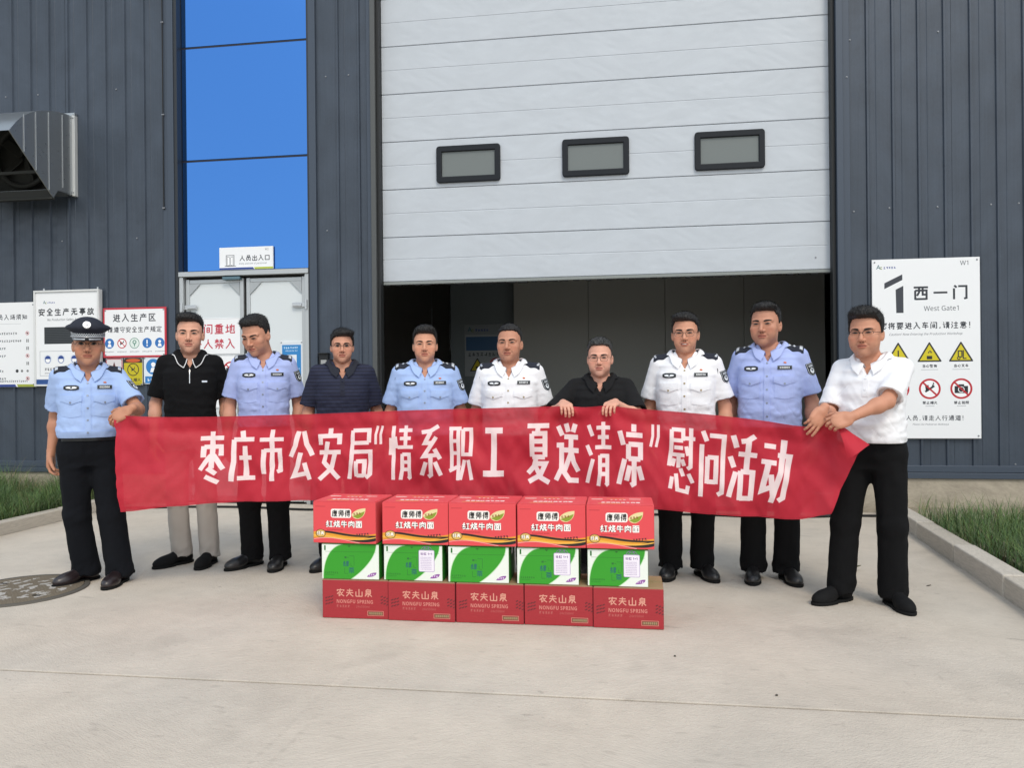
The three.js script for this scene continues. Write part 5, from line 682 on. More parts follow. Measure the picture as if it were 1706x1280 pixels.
  // --- face
  const headPart = (name, geo, mat) => mesh(name, geo.applyMatrix4(Hm), mat, g);
  const sq = P.squint ?? 1;
  for (const s of [-1, 1]) {
    headPart('eye', sewn(head, [s * 0.0325, 0.001, 0.14], [1, 0, 0], [0, 1, 0], [0, 0, -1], (u, v) => { const c = 1 - Math.pow(Math.abs(2 * u - 1), 2.4); return [(u - 0.5) * 0.0325, ((v - 0.5) * 0.0168 * Math.max(sq, 0.6) + 0.0012) * c + (u - 0.5) * s * 0.0026 - 0.0005]; }, 12, 4, 0.0008), eyeMat);
    headPart('eyebrow', sewn(head, [s * 0.0335, 0.0195, 0.14], [1, 0, 0], [0, 1, 0], [0, 0, -1], (u, v) => { const w = s > 0 ? u : 1 - u; return [(u - 0.5) * 0.041, (v - 0.5) * 0.0105 * (P.brow ?? 1) * (1 - 0.7 * Math.pow(w, 2.2)) * (0.55 + 0.45 * smoothstep(w, 0, 0.22)) + 0.0045 * Math.sin(w * 2.3) - 0.0028]; }, 12, 3, 0.0012), M.brow);
  }
  headPart('mouth_line', sewn(head, [0, -0.0690, 0.14], [1, 0, 0], [0, 1, 0], [0, 0, -1], (u, v) => [(u - 0.5) * 0.047, (v - 0.5) * (P.open ? 0.0060 : 0.0034) * (1 - Math.pow(Math.abs(2 * u - 1), 3)) + (P.smile ?? 0) * 0.004 * (2 * u - 1) ** 2], 14, 2, 0.0008), M.mouth);
  if (P.open) headPart('teeth', sewn(head, [0, -0.0686, 0.14], [1, 0, 0], [0, 1, 0], [0, 0, -1], (u, v) => [(u - 0.5) * 0.030, (v - 0.5) * 0.003 * (1 - Math.pow(Math.abs(2 * u - 1), 3))], 10, 2, 0.0016), std(lin(0.7, 0.68, 0.62), 0.3));
  { // hair: a mass that follows the scalp, with single strands combed over it
    const hg = sdfMesh(hairField(P, head), [-0.125, -0.10, -0.145], [0.125, 0.175, 0.135], 0.0034), hp = hg.attributes.position, hn = hg.attributes.normal, sp = [], sn = [], su = [];
    for (let k = 0; k < 5200; k++) {
      const v = Math.floor(R() * hp.count), x = hp.getX(v), y = hp.getY(v), z = hp.getZ(v), n = [hn.getX(v), hn.getY(v), hn.getZ(v)]; if (n[1] < -0.75 || head(x, y, z) < 0.0006) continue;
      let f = [x * 3 + (P.hair.part ?? 0) * 0.35 + rr(-0.3, 0.3), y > 0.07 ? 0.25 : -0.9 + rr(-0.2, 0.2), y > 0.05 ? (z > -0.03 ? 0.9 : -0.6) : -0.25 + rr(-0.2, 0.2)]; f = unit3(add3(f, n, -dot3(f, n)));
      const L = (y > 0.05 ? 0.013 : 0.008) * (0.6 + R() * 0.9), lift = rr(0.10, y > 0.08 ? 0.55 : 0.30), w = 0.00042, side = unit3(cross3(f, n)), a = [x, y, z], b = add3(add3(a, f, L * 0.55), n, L * lift * 0.7), c = add3(add3(a, f, L), n, L * lift);
      const A = add3(a, side, -w), B = add3(a, side, w), C = add3(b, side, w * 0.8), D = add3(b, side, -w * 0.8); for (const q of [A, B, C, A, C, D, D, C, c]) { sp.push(...q); sn.push(...n); su.push(0, 0); }
    }
    const sg = new THREE.BufferGeometry(); sg.setAttribute('position', new THREE.Float32BufferAttribute(sp, 3)); sg.setAttribute('normal', new THREE.Float32BufferAttribute(sn, 3)); sg.setAttribute('uv', new THREE.Float32BufferAttribute(su, 2));
    headPart('hair', merged([hg, sg]), P.hair.grey ? M.grey : M.hair);
  }
  if (P.glasses) {
    const rims = [], lens = [], w = 0.0250, h = P.glasses.h ?? 0.0165, yv = -0.005;
    for (const s of [-1, 1]) {
      const pts = []; for (let k = 0; k < 24; k++) { const a = k / 24 * 2 * Math.PI, cx = Math.sign(Math.cos(a)) * Math.pow(Math.abs(Math.cos(a)), 0.62), cyy = Math.sign(Math.sin(a)) * Math.pow(Math.abs(Math.sin(a)), 0.62); pts.push(V(s * 0.033 + cx * w, yv + cyy * h, 0.0985 - Math.abs(s * 0.033 + cx * w) * 0.12)); }
      if (!P.glasses.half) rims.push(tube(pts, 0.0010, 48, true, 6)); else rims.push(tube(pts.slice(0, 13).reverse(), 0.0015, 30, false, 6));
      const sh = new THREE.Shape(pts.map((p) => new THREE.Vector2(p.x, p.y))), lg = new THREE.ShapeGeometry(sh), q = lg.attributes.position; for (let i = 0; i < q.count; i++) q.setZ(i, 0.0985 - Math.abs(q.getX(i)) * 0.12); lens.push(lg);
      rims.push(tube([V(s * 0.058, yv + 0.006, 0.0915), V(s * 0.072, yv + 0.007, 0.080), V(s * 0.079, yv + 0.007, 0.03), V(s * 0.081, yv + 0.006, -0.012), V(s * 0.079, yv - 0.014, -0.028)], 0.0012, 30, false, 6));
      rims.push(tube([V(s * 0.009, yv - 0.004, 0.0965), V(s * 0.0105, yv - 0.009, 0.0925)], 0.0012, 6));
    }
    rims.push(tube([V(-0.0085, yv + 0.004, 0.0985), V(0, yv + 0.007, 0.1005), V(0.0085, yv + 0.004, 0.0985)], 0.0012, 10, false, 6));
    const fr = mesh('glasses', merged(rims).applyMatrix4(Hm), P.glasses.dark ? blackMat : M.rim, g); mesh('lens', merged(lens).applyMatrix4(Hm), M.lens, fr);
  }
  if (P.cap) {
    const cf = (x, y, z) => { const yy = y + z * 0.10; let d = ell(x, yy, z, 0, 0.103, -0.008, 0.118, 0.032, 0.132); d = smin(d, ell(x, yy, z, 0, 0.116, 0.055, 0.078, 0.052, 0.062), 0.03); d = smin(d, ell(x, yy, z, 0, 0.070, -0.006, 0.085, 0.05, 0.103), 0.02); return Math.max(d, 0.050 - yy); };
    const c = headPart('cap', sdfMesh(cf, [-0.14, 0.01, -0.16], [0.14, 0.20, 0.15], 0.0045), M.epaulette);
    const band = []; { const pos = [], uv = [], idx = []; for (let i = 0; i <= 40; i++) { const a = -1.9 + 3.8 * i / 40; for (const [y, k] of [[0.048, 1.0], [0.078, 1.015]]) { const X = Math.sin(a) * 0.0885 * k, Z = -0.006 + Math.cos(a) * 0.1075 * k; pos.push(X, y - Z * 0.10, Z); uv.push(i / 40 * 14, y > 0.06 ? 1 : 0); } if (i) { const b = i * 2; idx.push(b - 2, b, b - 1, b, b + 1, b - 1); } } const q = new THREE.BufferGeometry(); q.setAttribute('position', new THREE.Float32BufferAttribute(pos, 3)); q.setAttribute('uv', new THREE.Float32BufferAttribute(uv, 2)); q.setIndex(idx); q.computeVertexNormals(); band.push(q); }
    const ct = canvasTex(64, 64, (q) => { q.fillStyle = '#c4c8cc'; q.fillRect(0, 0, 64, 64); q.fillStyle = '#2b2f36'; for (let a = 0; a < 4; a++) for (let b = 0; b < 4; b++) if ((a + b) % 2) q.fillRect(a * 16, b * 16, 16, 16); q.fillStyle = '#d9dcdf'; q.fillRect(0, 0, 64, 8); q.fillRect(0, 56, 64, 8); }); ct.wrapS = THREE.RepeatWrapping;
    mesh('cap_band', band[0].applyMatrix4(Hm), std(0xffffff, 0.5, { map: ct, side: THREE.DoubleSide }), c);
    { const pos = [], idx = [], n = 24; for (let i = 0; i <= n; i++) { const a = -1.15 + 2.3 * i / n, k = Math.cos(a / 1.15 * Math.PI / 2); for (let j = 0; j <= 5; j++) { const t = j / 5, r = 1 + t * 0.42 * Math.pow(k, 0.7); const X = Math.sin(a) * 0.089 * (1 + t * 0.10 * k), Z = -0.006 + Math.cos(a) * 0.108 * r; pos.push(X, 0.049 - Z * 0.10 - t * 0.022 * Math.pow(k, 0.5) - X * X * 1.1 * t, Z); if (i && j) { const b = i * 6 + j; idx.push(b - 7, b - 1, b, b - 7, b, b - 6); } } } const q = new THREE.BufferGeometry(); q.setAttribute('position', new THREE.Float32BufferAttribute(pos, 3)); q.setIndex(idx); q.computeVertexNormals(); const v = mesh('visor', q.applyMatrix4(Hm), new THREE.MeshPhysicalMaterial({ color: lin(0.009, 0.009, 0.010), roughness: 0.3, clearcoat: 0.5, side: THREE.DoubleSide }), c); }
    for (const s of [-1, 1]) { const pts = []; for (let i = 0; i <= 12; i++) { const a = s * (0.10 + 0.70 * i / 12), k = Math.cos(a / 1.15 * Math.PI / 2), t = 0.72, Z = -0.006 + Math.cos(a) * 0.108 * (1 + t * 0.42 * Math.pow(k, 0.7)), X = Math.sin(a) * 0.089 * (1 + t * 0.1 * k); pts.push(V(X, 0.0515 - Z * 0.10 - t * 0.022 * Math.pow(k, 0.5) - X * X * 1.1 * t, Z)); } mesh('visor_braid', tube(pts, 0.0042, 24).applyMatrix4(Hm), M.silver, c); }
    mesh('cap_badge', merged([new THREE.CylinderGeometry(0.021, 0.022, 0.006, 24).rotateX(Math.PI / 2), new THREE.TorusGeometry(0.0185, 0.0035, 8, 24).translate(0, 0, 0.003), new THREE.SphereGeometry(0.011, 14, 10).scale(1, 1, 0.5).translate(0, 0.002, 0.003)]).rotateX(-0.30).translate(0, 0.106, 0.004 + 0.25 - rayHit(cf, [0, 0.106, 0.25], [0, 0, -1])).applyMatrix4(Hm), M.silver, c);
    mesh('chin_cord', tube([V(-0.088, 0.052, 0.02), V(-0.07, 0.050, 0.068), V(0, 0.049, 0.106), V(0.07, 0.050, 0.068), V(0.088, 0.052, 0.02)].map((p) => V(p.x, p.y - p.z * 0.1, p.z)), 0.0028, 40).applyMatrix4(Hm), M.silver, c);
  }
  // --- shirt
  const sh = P.shirt, tor = torsoField(kb, gw, belly, 0.014), hem = (sh.hem ?? 0.93) * kb, slv = (sh.sleeve ?? 0.215) * kb, loose = sh.loose ?? 0, seed = P.x * 3.7;
  const sleeves = [-1, 1].map((s) => { const a = arm[s], u = unit3(sub3(a.E, a.S)), end = add3(a.S, u, slv); return { S: add3(a.S, [-s * 0.006, 0.004, 0]), u, end, s }; });
  const neckAx = [[0, sy + 0.005, -0.018], [neckTop[0], neckTop[1] + 0.05, neckTop[2] + 0.01]], vDeep = sh.v ?? 0.055;
  const smooth0 = (x, y, z) => shirt0(x, y, z, true), shirt0 = (x, y, z, plain = false) => {
    let d = tor(x, y, z);
    if (sh.blouse) d -= 0.010 * Math.exp(-(((y - hem - 0.05 * kb) / 0.055) ** 2)) - 0.004 * Math.exp(-(((y - hem) / 0.02) ** 2));
    for (const s of [-1, 1]) d = smin(d, cap(x, y, z, [s * 0.045, sy + 0.040, -0.024], [s * 0.152 * gw, sy + 0.006, -0.016], 0.044, 0.049), 0.045);
    let in3 = -9;
    for (const q of sleeves) { const px = x - q.S[0], py = y - q.S[1], pz = z - q.S[2], t = px * q.u[0] + py * q.u[1] + pz * q.u[2]; let c = cap(x, y, z, q.S, add3(q.end, q.u, 0.05), 0.055, 0.069 + loose); const tl = len3(sub3(q.end, q.S)); c = Math.max(c, t - tl); d = smin(d, c, 0.026); if (t > tl - 0.016) in3 = Math.max(in3, -cap(x, y, z, q.S, add3(q.end, q.u, 0.05), 0.042, 0.055 + loose)); }
    if (in3 > -9) d = Math.max(d, Math.min(in3, 0.02));
    if (plain) return d - 0.004;
    if (Math.abs(d) < 0.04) {
      const low = smoothstep(1.22 * kb - y, 0, 0.25 * kb), w = noise3(x * 5 + seed, y * 11, z * 5 + seed) * 0.55 + noise3(x * 9, y * 22 + seed, z * 9 - x * 6) * 0.35 + noise3((x + y * 0.6) * 16, (y - Math.abs(x) * 0.9) * 12, z * 14 + seed) * 0.25;
      const rg = Math.max(0, 1 - 4.5 * Math.abs(noise3(x * 5 - Math.abs(y - 1.1) * 5 + seed, y * 5 + Math.abs(x) * 6, z * 5))); d += rg * rg * 0.0014 * smoothstep(sy - y, 0.03, 0.14);
      d -= (w > 0 ? Math.pow(w, 0.8) : -Math.pow(-w, 1.3)) * (0.0035 + 0.0045 * low + (sh.wrinkle ?? 0)) * smoothstep(sy + 0.02 - y, 0, 0.10);
    }
    return d;
  };
  const shirtF = (x, y, z) => {
    let d = shirt0(x, y, z); d = smax(d, hem - y, 0.004);
    const nk = cap(x, y, z, neckAx[0], neckAx[1], 0.068, 0.070); d = smax(d, -nk, 0.004);
    const vv = Math.abs(x) - 0.5 * Math.max(0, y - (sy + 0.052 - vDeep - 0.035)), v2 = z > 0 ? Math.max(vv, (sy + 0.052 - vDeep - 0.03) - y, y - sy - 0.2) : 9; return smax(d, -v2, 0.004);
  };
  const shirt = mesh('shirt', sdfMesh(shirtF, [lo[0], hem - 0.03, -0.24], [hi[0], sy + 0.14, Math.max(0.28, hi[2])], sh.cell ?? 0.0078), sh.mat, g);
  // collar: a folded ring round the neck, its points resting on the chest
  {
    const pos = [], uv = [], idx = [], n = 56, rows = 7, open = sh.collarOpen ?? 0.30, fN = (x, y, z) => smooth0(x, y, z), tip = sh.tip ?? 0.070;
    for (let i = 0; i <= n; i++) {
      const a = open + (2 * Math.PI - 2 * open) * i / n, front = (1 + Math.cos(a)) / 2, fr3 = Math.pow(front, 2.2), cx = Math.sin(a), cz = Math.cos(a), edge = smoothstep(front, 0.66, 0.985);
      const y0 = sy + 0.094 - 0.066 * front - 0.026 * fr3, rx = 0.0640, rz = 0.0690;
      const inner = [cx * rx * (1 - 0.28 * fr3), y0 - 0.020, -0.016 + cz * rz + 0.014 * fr3], topP = [cx * (rx + 0.002) * (1 - 0.28 * fr3), y0 + 0.008, -0.018 + cz * (rz + 0.002) + 0.014 * fr3], drop = 0.032 + (tip - 0.032) * edge, out = [cx * (rx + 0.016 + 0.006 * front) * (1 - 0.20 * fr3) + Math.sign(cx) * 0.016 * edge, y0 + 0.008 - drop, -0.018 + cz * (rz + 0.022) + 0.012 * edge];
      for (let j = 0; j < rows; j++) {
        const t = j / (rows - 1); let p = t < 0.25 ? add3(inner, sub3(topP, inner), t / 0.25) : add3(topP, sub3(out, topP), (t - 0.25) / 0.75);
        if (t > 0.25) { const q = (t - 0.25) / 0.75; p = [p[0] + cx * 0.006 * Math.sin(q * Math.PI), p[1], p[2] + cz * 0.006 * Math.sin(q * Math.PI)]; for (let m = 0; m < 4; m++) { const v = fN(...p), gap = 0.0045; if (v > gap) break; const e = 0.004, gr = unit3([fN(p[0] + e, p[1], p[2]) - fN(p[0] - e, p[1], p[2]), fN(p[0], p[1] + e, p[2]) - fN(p[0], p[1] - e, p[2]), fN(p[0], p[1], p[2] + e) - fN(p[0], p[1], p[2] - e)]); p = add3(p, gr, gap - v); } }
        pos.push(...p); uv.push(i / n * 0.5, t * 0.1); if (i && j) { const b = i * rows + j; idx.push(b - rows - 1, b - 1, b, b - rows - 1, b, b - rows); }
      }
    }
    for (let pass = 0; pass < 3; pass++) { const old = pos.slice(); for (let i = 1; i < n; i++) for (let j = 2; j < rows; j++) for (let k = 0; k < 3; k++) { const b = (i * rows + j) * 3 + k; pos[b] = old[b] * 0.4 + (old[b - rows * 3] + old[b + rows * 3]) * 0.3; } }
    const q = new THREE.BufferGeometry(); q.setAttribute('position', new THREE.Float32BufferAttribute(pos, 3)); q.setAttribute('uv', new THREE.Float32BufferAttribute(uv, 2)); q.setIndex(idx); q.computeVertexNormals();
    const back = q.clone(), bp = back.attributes.position, bn = back.attributes.normal; for (let i = 0; i < bp.count; i++) bp.setXYZ(i, bp.getX(i) - bn.getX(i) * 0.0022, bp.getY(i) - bn.getY(i) * 0.0022, bp.getZ(i) - bn.getZ(i) * 0.0022);
    const cm = sh.collarMat ?? sh.mat.clone(); cm.side = THREE.DoubleSide; mesh('collar', merged([q, back]), cm, shirt);
    if (sh.collarEdge) { const e = []; for (let i = 0; i <= n; i++) { const b = (i * rows + rows - 1) * 3; e.push(V(pos[b], pos[b + 1], pos[b + 2])); } for (const i of [0, n]) { const col = []; for (let j = 2; j < rows; j++) { const b = (i * rows + j) * 3; col.push(V(pos[b], pos[b + 1], pos[b + 2] + 0.001)); } mesh('collar_trim', tube(col, 0.0030, 12), M.whiteTrim, shirt); } mesh('collar_trim', tube(e, 0.0034, 120), M.whiteTrim, shirt); }
  }
  const FR = [1, 0, 0], FU = [0, 1, 0], FD = [0, 0, -1], at = (x, y) => [x, y, 0.42];
  const sew = (name, mat, x, y, map, nu, nv, off, parent = shirt) => mesh(name, sewn(shirtF, at(x, y), FR, FU, FD, map, nu, nv, off), mat, parent);
  const stud = (name, geo, mat, x, y, parent = shirt, dz = 0.002) => { const t = rayHit(shirtF, at(x, y), FD); if (t < 0) return null; const z = 0.42 - t, e = 0.006, gr = unit3([shirtF(x + e, y, z) - shirtF(x - e, y, z), shirtF(x, y + e, z) - shirtF(x, y - e, z), shirtF(x, y, z + e) - shirtF(x, y, z - e)]); const m = mesh(name, geo, mat, parent); m.position.set(x + gr[0] * dz, y + gr[1] * dz, z + gr[2] * dz); m.quaternion.setFromUnitVectors(V(0, 0, 1), V(...gr)); return m; };
  const vBot = sy + 0.052 - vDeep - 0.03;
  if (sh.kind === 'police') {
    const ph = vBot - hem - 0.012; sew('placket', sh.mat, 0, vBot - ph / 2, rectMap(0.034, ph), 2, 26, 0.0046);
    for (let k = 0; k < 6; k++) stud('button', buttonGeo, sh.button ?? M.button, 0, vBot - 0.012 - k * 0.078 * kb, shirt, 0.005);
    for (const s of [-1, 1]) {
      const px = s * 0.092 * gw, py = sy - 0.135 * kb;
      sew('pocket', sh.mat, px, py - 0.058, (u, v) => [(u - 0.5) * 0.112, (v - 0.5) * 0.112 - 0.010 * (1 - v) * (1 - Math.abs(2 * u - 1))], 10, 10, 0.0030);
      sew('pocket_flap', sh.mat, px, py - 0.006, (u, v) => [(u - 0.5) * 0.120, (v - 0.5) * 0.046 - (1 - v) * 0.020 * Math.pow(1 - Math.abs(2 * u - 1), 1.3) + (1 - v) * 0.006], 12, 5, 0.0085);
      stud('button', buttonGeo, sh.button ?? M.button, px, py - 0.030, shirt, 0.010);
      // shoulder board with its insignia
      const o = [s * 0.126 * gw, sy + 0.25, 0.004], ep = mesh('epaulette', sewn(shirtF, o, [s, 0, 0], [0, 0, -1], [0, -1, 0], (u, v) => [(u - 0.5) * 0.128 * gw, (v - 0.5) * (0.064 + 0.008 * u)], 10, 6, 0.006), M.epaulette, shirt);
      const nst = sh.stars ?? 3; for (let k = 0; k < nst; k++) { const q = [s * (0.088 + k * 0.025) * gw, sy + 0.25, 0.012], t = rayHit(shirtF, q, [0, -1, 0]); if (t < 0) continue; const m = mesh('star', starGeo, M.silver, ep); m.position.set(q[0], q[1] - t + 0.0085, q[2]); m.scale.setScalar(1.25); m.rotation.set(-Math.PI / 2 + 0.65, s * 0.35, 0); }
      if (sh.bar !== false) mesh('rank_bar', sewn(shirtF, [s * 0.176 * gw, sy + 0.25, 0.004], [s, 0, 0], [0, 0, -1], [0, -1, 0], sh.bar === 'wreath' ? (u, v) => [(u - 0.5) * 0.010 + 0.010 * Math.sin(v * Math.PI), (v - 0.5) * 0.050] : rectMap(0.017, 0.052), 3, 6, 0.0082), M.silver, ep);
    }
    sew('chest_badge', wingMat, -0.090 * gw, sy - 0.072 * kb, (u, v) => { const k = 1 - Math.abs(2 * u - 1); return [(u - 0.5) * 0.086, (v - 0.5) * (0.018 + 0.014 * Math.min(1, k * 2.5))]; }, 12, 4, 0.003);
    sew('name_tag', tagMat(sh.num), 0.094 * gw, sy - 0.068 * kb, rectMap(0.082, 0.024), 6, 2, 0.005);
    stud('party_pin', new THREE.SphereGeometry(0.008, 12, 8).scale(1.2, 0.8, 0.35), std(lin(0.6, 0.16, 0.06), 0.4), 0.094 * gw, sy - 0.040 * kb, shirt, 0.003);
    // sleeve shield on the left upper arm
    const q = sleeves[1], c = add3(q.S, q.u, 0.095), dd = unit3([-0.80, -0.18, -0.55]), r3 = unit3(cross3(q.u.map((v) => -v), dd.map((v) => -v))), o2 = add3(c, dd, -0.3), up = q.u.map((v) => -v);
    mesh('sleeve_badge', sewn(shirtF, o2, r3, up, dd, (u, v) => { const w = v > 0.45 ? 1 : Math.sqrt(Math.max(0.02, 1 - ((0.45 - v) / 0.45) ** 2)); return [(u - 0.5) * 0.064 * w, (v - 0.5) * 0.082]; }, 8, 8, 0.003), shieldMat, shirt);
    if (sh.blouse) sew('waistband', sh.mat, 0, hem + 0.022, rectMap(0.30 * gw, 0.040), 24, 3, 0.003);
  } else {
    const ph = sh.plackLen ?? 0.13; sew('placket', sh.plackMat ?? sh.mat, 0, vBot - ph / 2 + 0.01, rectMap(sh.zip ? 0.014 : 0.030, ph), 2, 10, 0.0026);
    if (sh.zip) sew('zip', M.silver, 0, vBot - ph / 2 + 0.01, rectMap(0.0048, ph), 1, 8, 0.0042);
    else for (let k = 0; k < 2; k++) stud('button', buttonGeo, sh.button ?? sh.mat, 0, vBot - 0.020 - k * 0.06, shirt, 0.004);
    if (sh.logo) sew('chest_logo', sh.logo, 0.095 * gw, sy - 0.125 * kb, rectMap(0.034, 0.012), 3, 2, 0.002);
  }
  // --- trousers, belt, shoes
  const tw = (P.legW ?? 1) * 0.93, tr = torsoField(kb, gw, belly * 0.5, 0.004);
  const trF = (x, y, z) => {
    let d = tr(x, y, z); d = smax(d, y - (hem + 0.05), 0.01);
    for (const l of legs) { const q = smin(cap(x, y, z, l.H, l.K, 0.096 * tw, 0.081 * tw), cap(x, y, z, l.K, l.A, 0.080 * tw, 0.081 * tw * (P.flare ?? 1)), 0.03); d = smin(d, q, 0.05); }
    d = smax(d, y - (hem + 0.05), 0.01);
    if (Math.abs(d) < 0.04) { // soft breaks at knee, hip and hem, long upright folds, a faint pressed crease
      const lo2 = smoothstep(0.22 - y, 0, 0.17), kn = Math.exp(-(((y - 0.46 * kb) / 0.11) ** 2)), hp = Math.exp(-(((y - 0.78 * kb) / 0.09) ** 2));
      const w = noise3(x * 6 + seed, y * 8 + x * 5, z * 6) * 0.7 + noise3(x * 12, y * 15 - x * 9, z * 12 + seed) * 0.4, lng = noise3(x * 16 + seed, y * 2.2, z * 16);
      d -= w * (0.0020 + lo2 * 0.0080 + kn * 0.0034 + hp * 0.0038) + lng * 0.0024;
    }
    return smax(d, (P.cuff ?? 0.045) + 0.012 * noise3(x * 12, seed, z * 12) - y, 0.004);
  };
  mesh('trousers', sdfMesh(trF, [lo[0], 0.02, lo[2]], [hi[0], hem + 0.07, Math.max(0.25, hi[2])], 0.0095), P.trousers, g);
  if (P.belt) { const b = mesh('belt', sewn(trF, [0, hem - 0.002, 0.42], FR, FU, FD, rectMap(0.30 * gw, 0.034), 26, 2, 0.006), blackMat, g); }
  const shoeF = (x, y, z) => { let d = ell(x, y, z, 0.004, 0.030, 0.130, 0.047, 0.042, 0.078); d = smin(d, ell(x, y, z, 0, 0.040, -0.035, 0.037, 0.055, 0.055), 0.03); d = smin(d, cap(x, y, z, [0, 0.075, -0.01], [0.003, 0.038, 0.12], 0.040, 0.034), 0.03); d = smax(d, -cap(x, y, z, [0, 0.14, -0.02], [0, 0.085, -0.02], 0.035, 0.030), 0.006); return smax(d, 0.012 - y, 0.003); };
  const soleF = (x, y, z) => { const w = z > 0.06 ? ell(x, 0, z, 0.004, 0, 0.115, 0.051, 9, 0.098) : ell(x, 0, z, 0, 0, -0.015, 0.043, 9, 0.082); const m = smin(w, Math.max(Math.abs(x - 0.002) - 0.036, Math.abs(z - 0.05) - 0.06), 0.02); return smax(m, Math.abs(y - 0.0085) - 0.0085, 0.003); };
  feet.forEach((f) => { const m = new THREE.Matrix4().makeRotationY(f.yaw).setPosition(f.x, 0, f.z), s = mesh('shoe', sdfMesh(shoeF, [-0.07, 0, -0.11], [0.07, 0.12, 0.23], 0.0052).applyMatrix4(m), P.shoeMat ?? M.shoe, g); mesh('sole', sdfMesh(soleF, [-0.07, -0.01, -0.12], [0.07, 0.03, 0.24], 0.0052).applyMatrix4(m), M.sole, s);
    if (P.laces) { const lc = []; for (let k = 0; k < 3; k++) { const z = 0.055 + k * 0.02, y = 0.086 - k * 0.012; lc.push(tube([V(-0.020, y - 0.006, z), V(0, y, z + 0.004), V(0.020, y - 0.006, z)], 0.0022, 10)); } mesh('laces', merged(lc).applyMatrix4(m), M.sole, s); } });
  return g;
}

// ---------- the ten people, left to right
const std0 = { v: 0.050 };
const police = (mat, num, extra = {}) => ({ kind: 'police', mat, num, ...extra });
const TAN = [0.40, 0.222, 0.142], FAIR = [0.55, 0.335, 0.24], MID = [0.47, 0.27, 0.185];
person({ label: 'man in peaked cap, glasses and light blue uniform shirt at the banner\'s left end', x: -0.865, z: 3.25, yaw: 0.60, top: 1.672, chin: 1.389, girth: 1.0, belly: 0.004, skin: TAN, fw: 0.98, jw: 1.0,
  hair: { top: 0.004, side: 0.003, line: 0.05 }, glasses: { half: true }, cap: true, pitch: -0.03, shirt: police(M.blue, '052066', { hem: 0.962, blouse: true, stars: 2, loose: 0.006 }), trousers: M.navyTrouser, belt: true, flare: 1.06, legW: 1.03, cuff: 0.04,
  arms: { right: { wrist: [-1.095, 0.835, 3.30], pole: [-0.6, 0, -1], finger: [0.06, -1, 0.10], palm: [0.95, 0, -0.25], curl: [0.55, 0.6, 0.65, 0.7], thumb: [0.55, 0.75, 0.35] }, left: { wrist: [-0.462, 1.118, 3.42], pole: [0.45, -1, -0.5], finger: [-0.72, -0.52, 0.5], palm: [-0.2, -0.55, -0.75], curl: [0.55, 0.6, 0.6, 0.65] } },
  feet: [[-0.955, 3.18, -0.40], [-0.705, 3.19, 0.18]], shoeMat: M.shoeBrown, laces: true });
person({ label: 'man in black polo with white-edged collar and zip and pale trousers, second from the left', x: -0.508, z: 2.68, yaw: 0.50, top: 1.772, chin: 1.485, skin: FAIR, fw: 0.97, jw: 0.96, girth: 1.0, turn: -0.06, smile: 0.4, squint: 0.7,
  hair: { top: 0.020, side: 0.004, line: 0.080, part: -0.3, bulk: [-0.012, 0.105, 0.055, 0.062, 0.030, 0.048], lump: 0.005 }, shirt: { kind: 'polo', mat: M.blackPolo, hem: 0.90, loose: 0.003, zip: true, plackLen: 0.12, v: 0.055, collarEdge: true, logo: M.silver, sleeve: 0.225 }, trousers: M.beige, shoeMat: M.suede, legW: 0.92, cuff: 0.055,
  feet: [[-0.60, 2.67, -0.48], [-0.395, 2.65, 0.12]] });
person({ label: 'bareheaded man in light blue uniform shirt bowing his head, third from the left', x: 0.045, z: 2.69, yaw: 0.40, top: 1.745, chin: 1.468, headX: -0.045, headZ: 0.05, pitch: 0.33, turn: -0.50, roll: 0.05, skin: MID, fw: 1.0, squint: 0.45,
  hair: { top: 0.019, side: 0.006, line: 0.078, bulk: [0.0, 0.105, 0.04, 0.062, 0.026, 0.052] }, shirt: police(M.blue2, '033069', { hem: 0.94, stars: 2, loose: 0.004 }), trousers: M.blackTrouser, legW: 0.98, laces: true, feet: [[-0.07, 2.67, -0.50], [0.135, 2.66, 0.16]] });
person({ label: 'man in dark navy striped polo and thin glasses, fourth from the left', x: 0.602, z: 2.66, yaw: 0.36, top: 1.645, chin: 1.403, skin: MID, fw: 1.04, jw: 1.06, girth: 1.02, turn: 0.0,
  hair: { top: 0.018, side: 0.010, line: 0.072, part: 0.6, bulk: [0.018, 0.098, 0.052, 0.070, 0.028, 0.050], burn: -0.016 }, glasses: { half: true }, shirt: { kind: 'polo', mat: M.striped, hem: 0.90, collarMat: cloth(lin(0.010, 0.012, 0.022)), plackMat: cloth(lin(0.012, 0.014, 0.030)), loose: 0.004, v: 0.06, sleeve: 0.225 }, trousers: M.blackTrouser, feet: [[0.49, 2.64, -0.25], [0.70, 2.66, 0.2]] });
person({ label: 'smiling man in light blue uniform shirt, before the dark left part of the gate opening', x: 1.187, z: 2.66, yaw: 0.22, top: 1.650, chin: 1.396, skin: [0.50, 0.29, 0.195], fw: 1.04, jw: 1.03, girth: 1.06, belly: 0.014, smile: 0.9, squint: 0.55, pitch: -0.04,
  hair: { top: 0.022, side: 0.007, line: 0.078, bulk: [0.004, 0.105, 0.045, 0.066, 0.032, 0.052] }, shirt: police(M.blue, '033001', { hem: 0.93, stars: 3, loose: 0.006 }), trousers: M.navyTrouser, feet: [[1.08, 2.64, -0.25], [1.29, 2.66, 0.25]] });
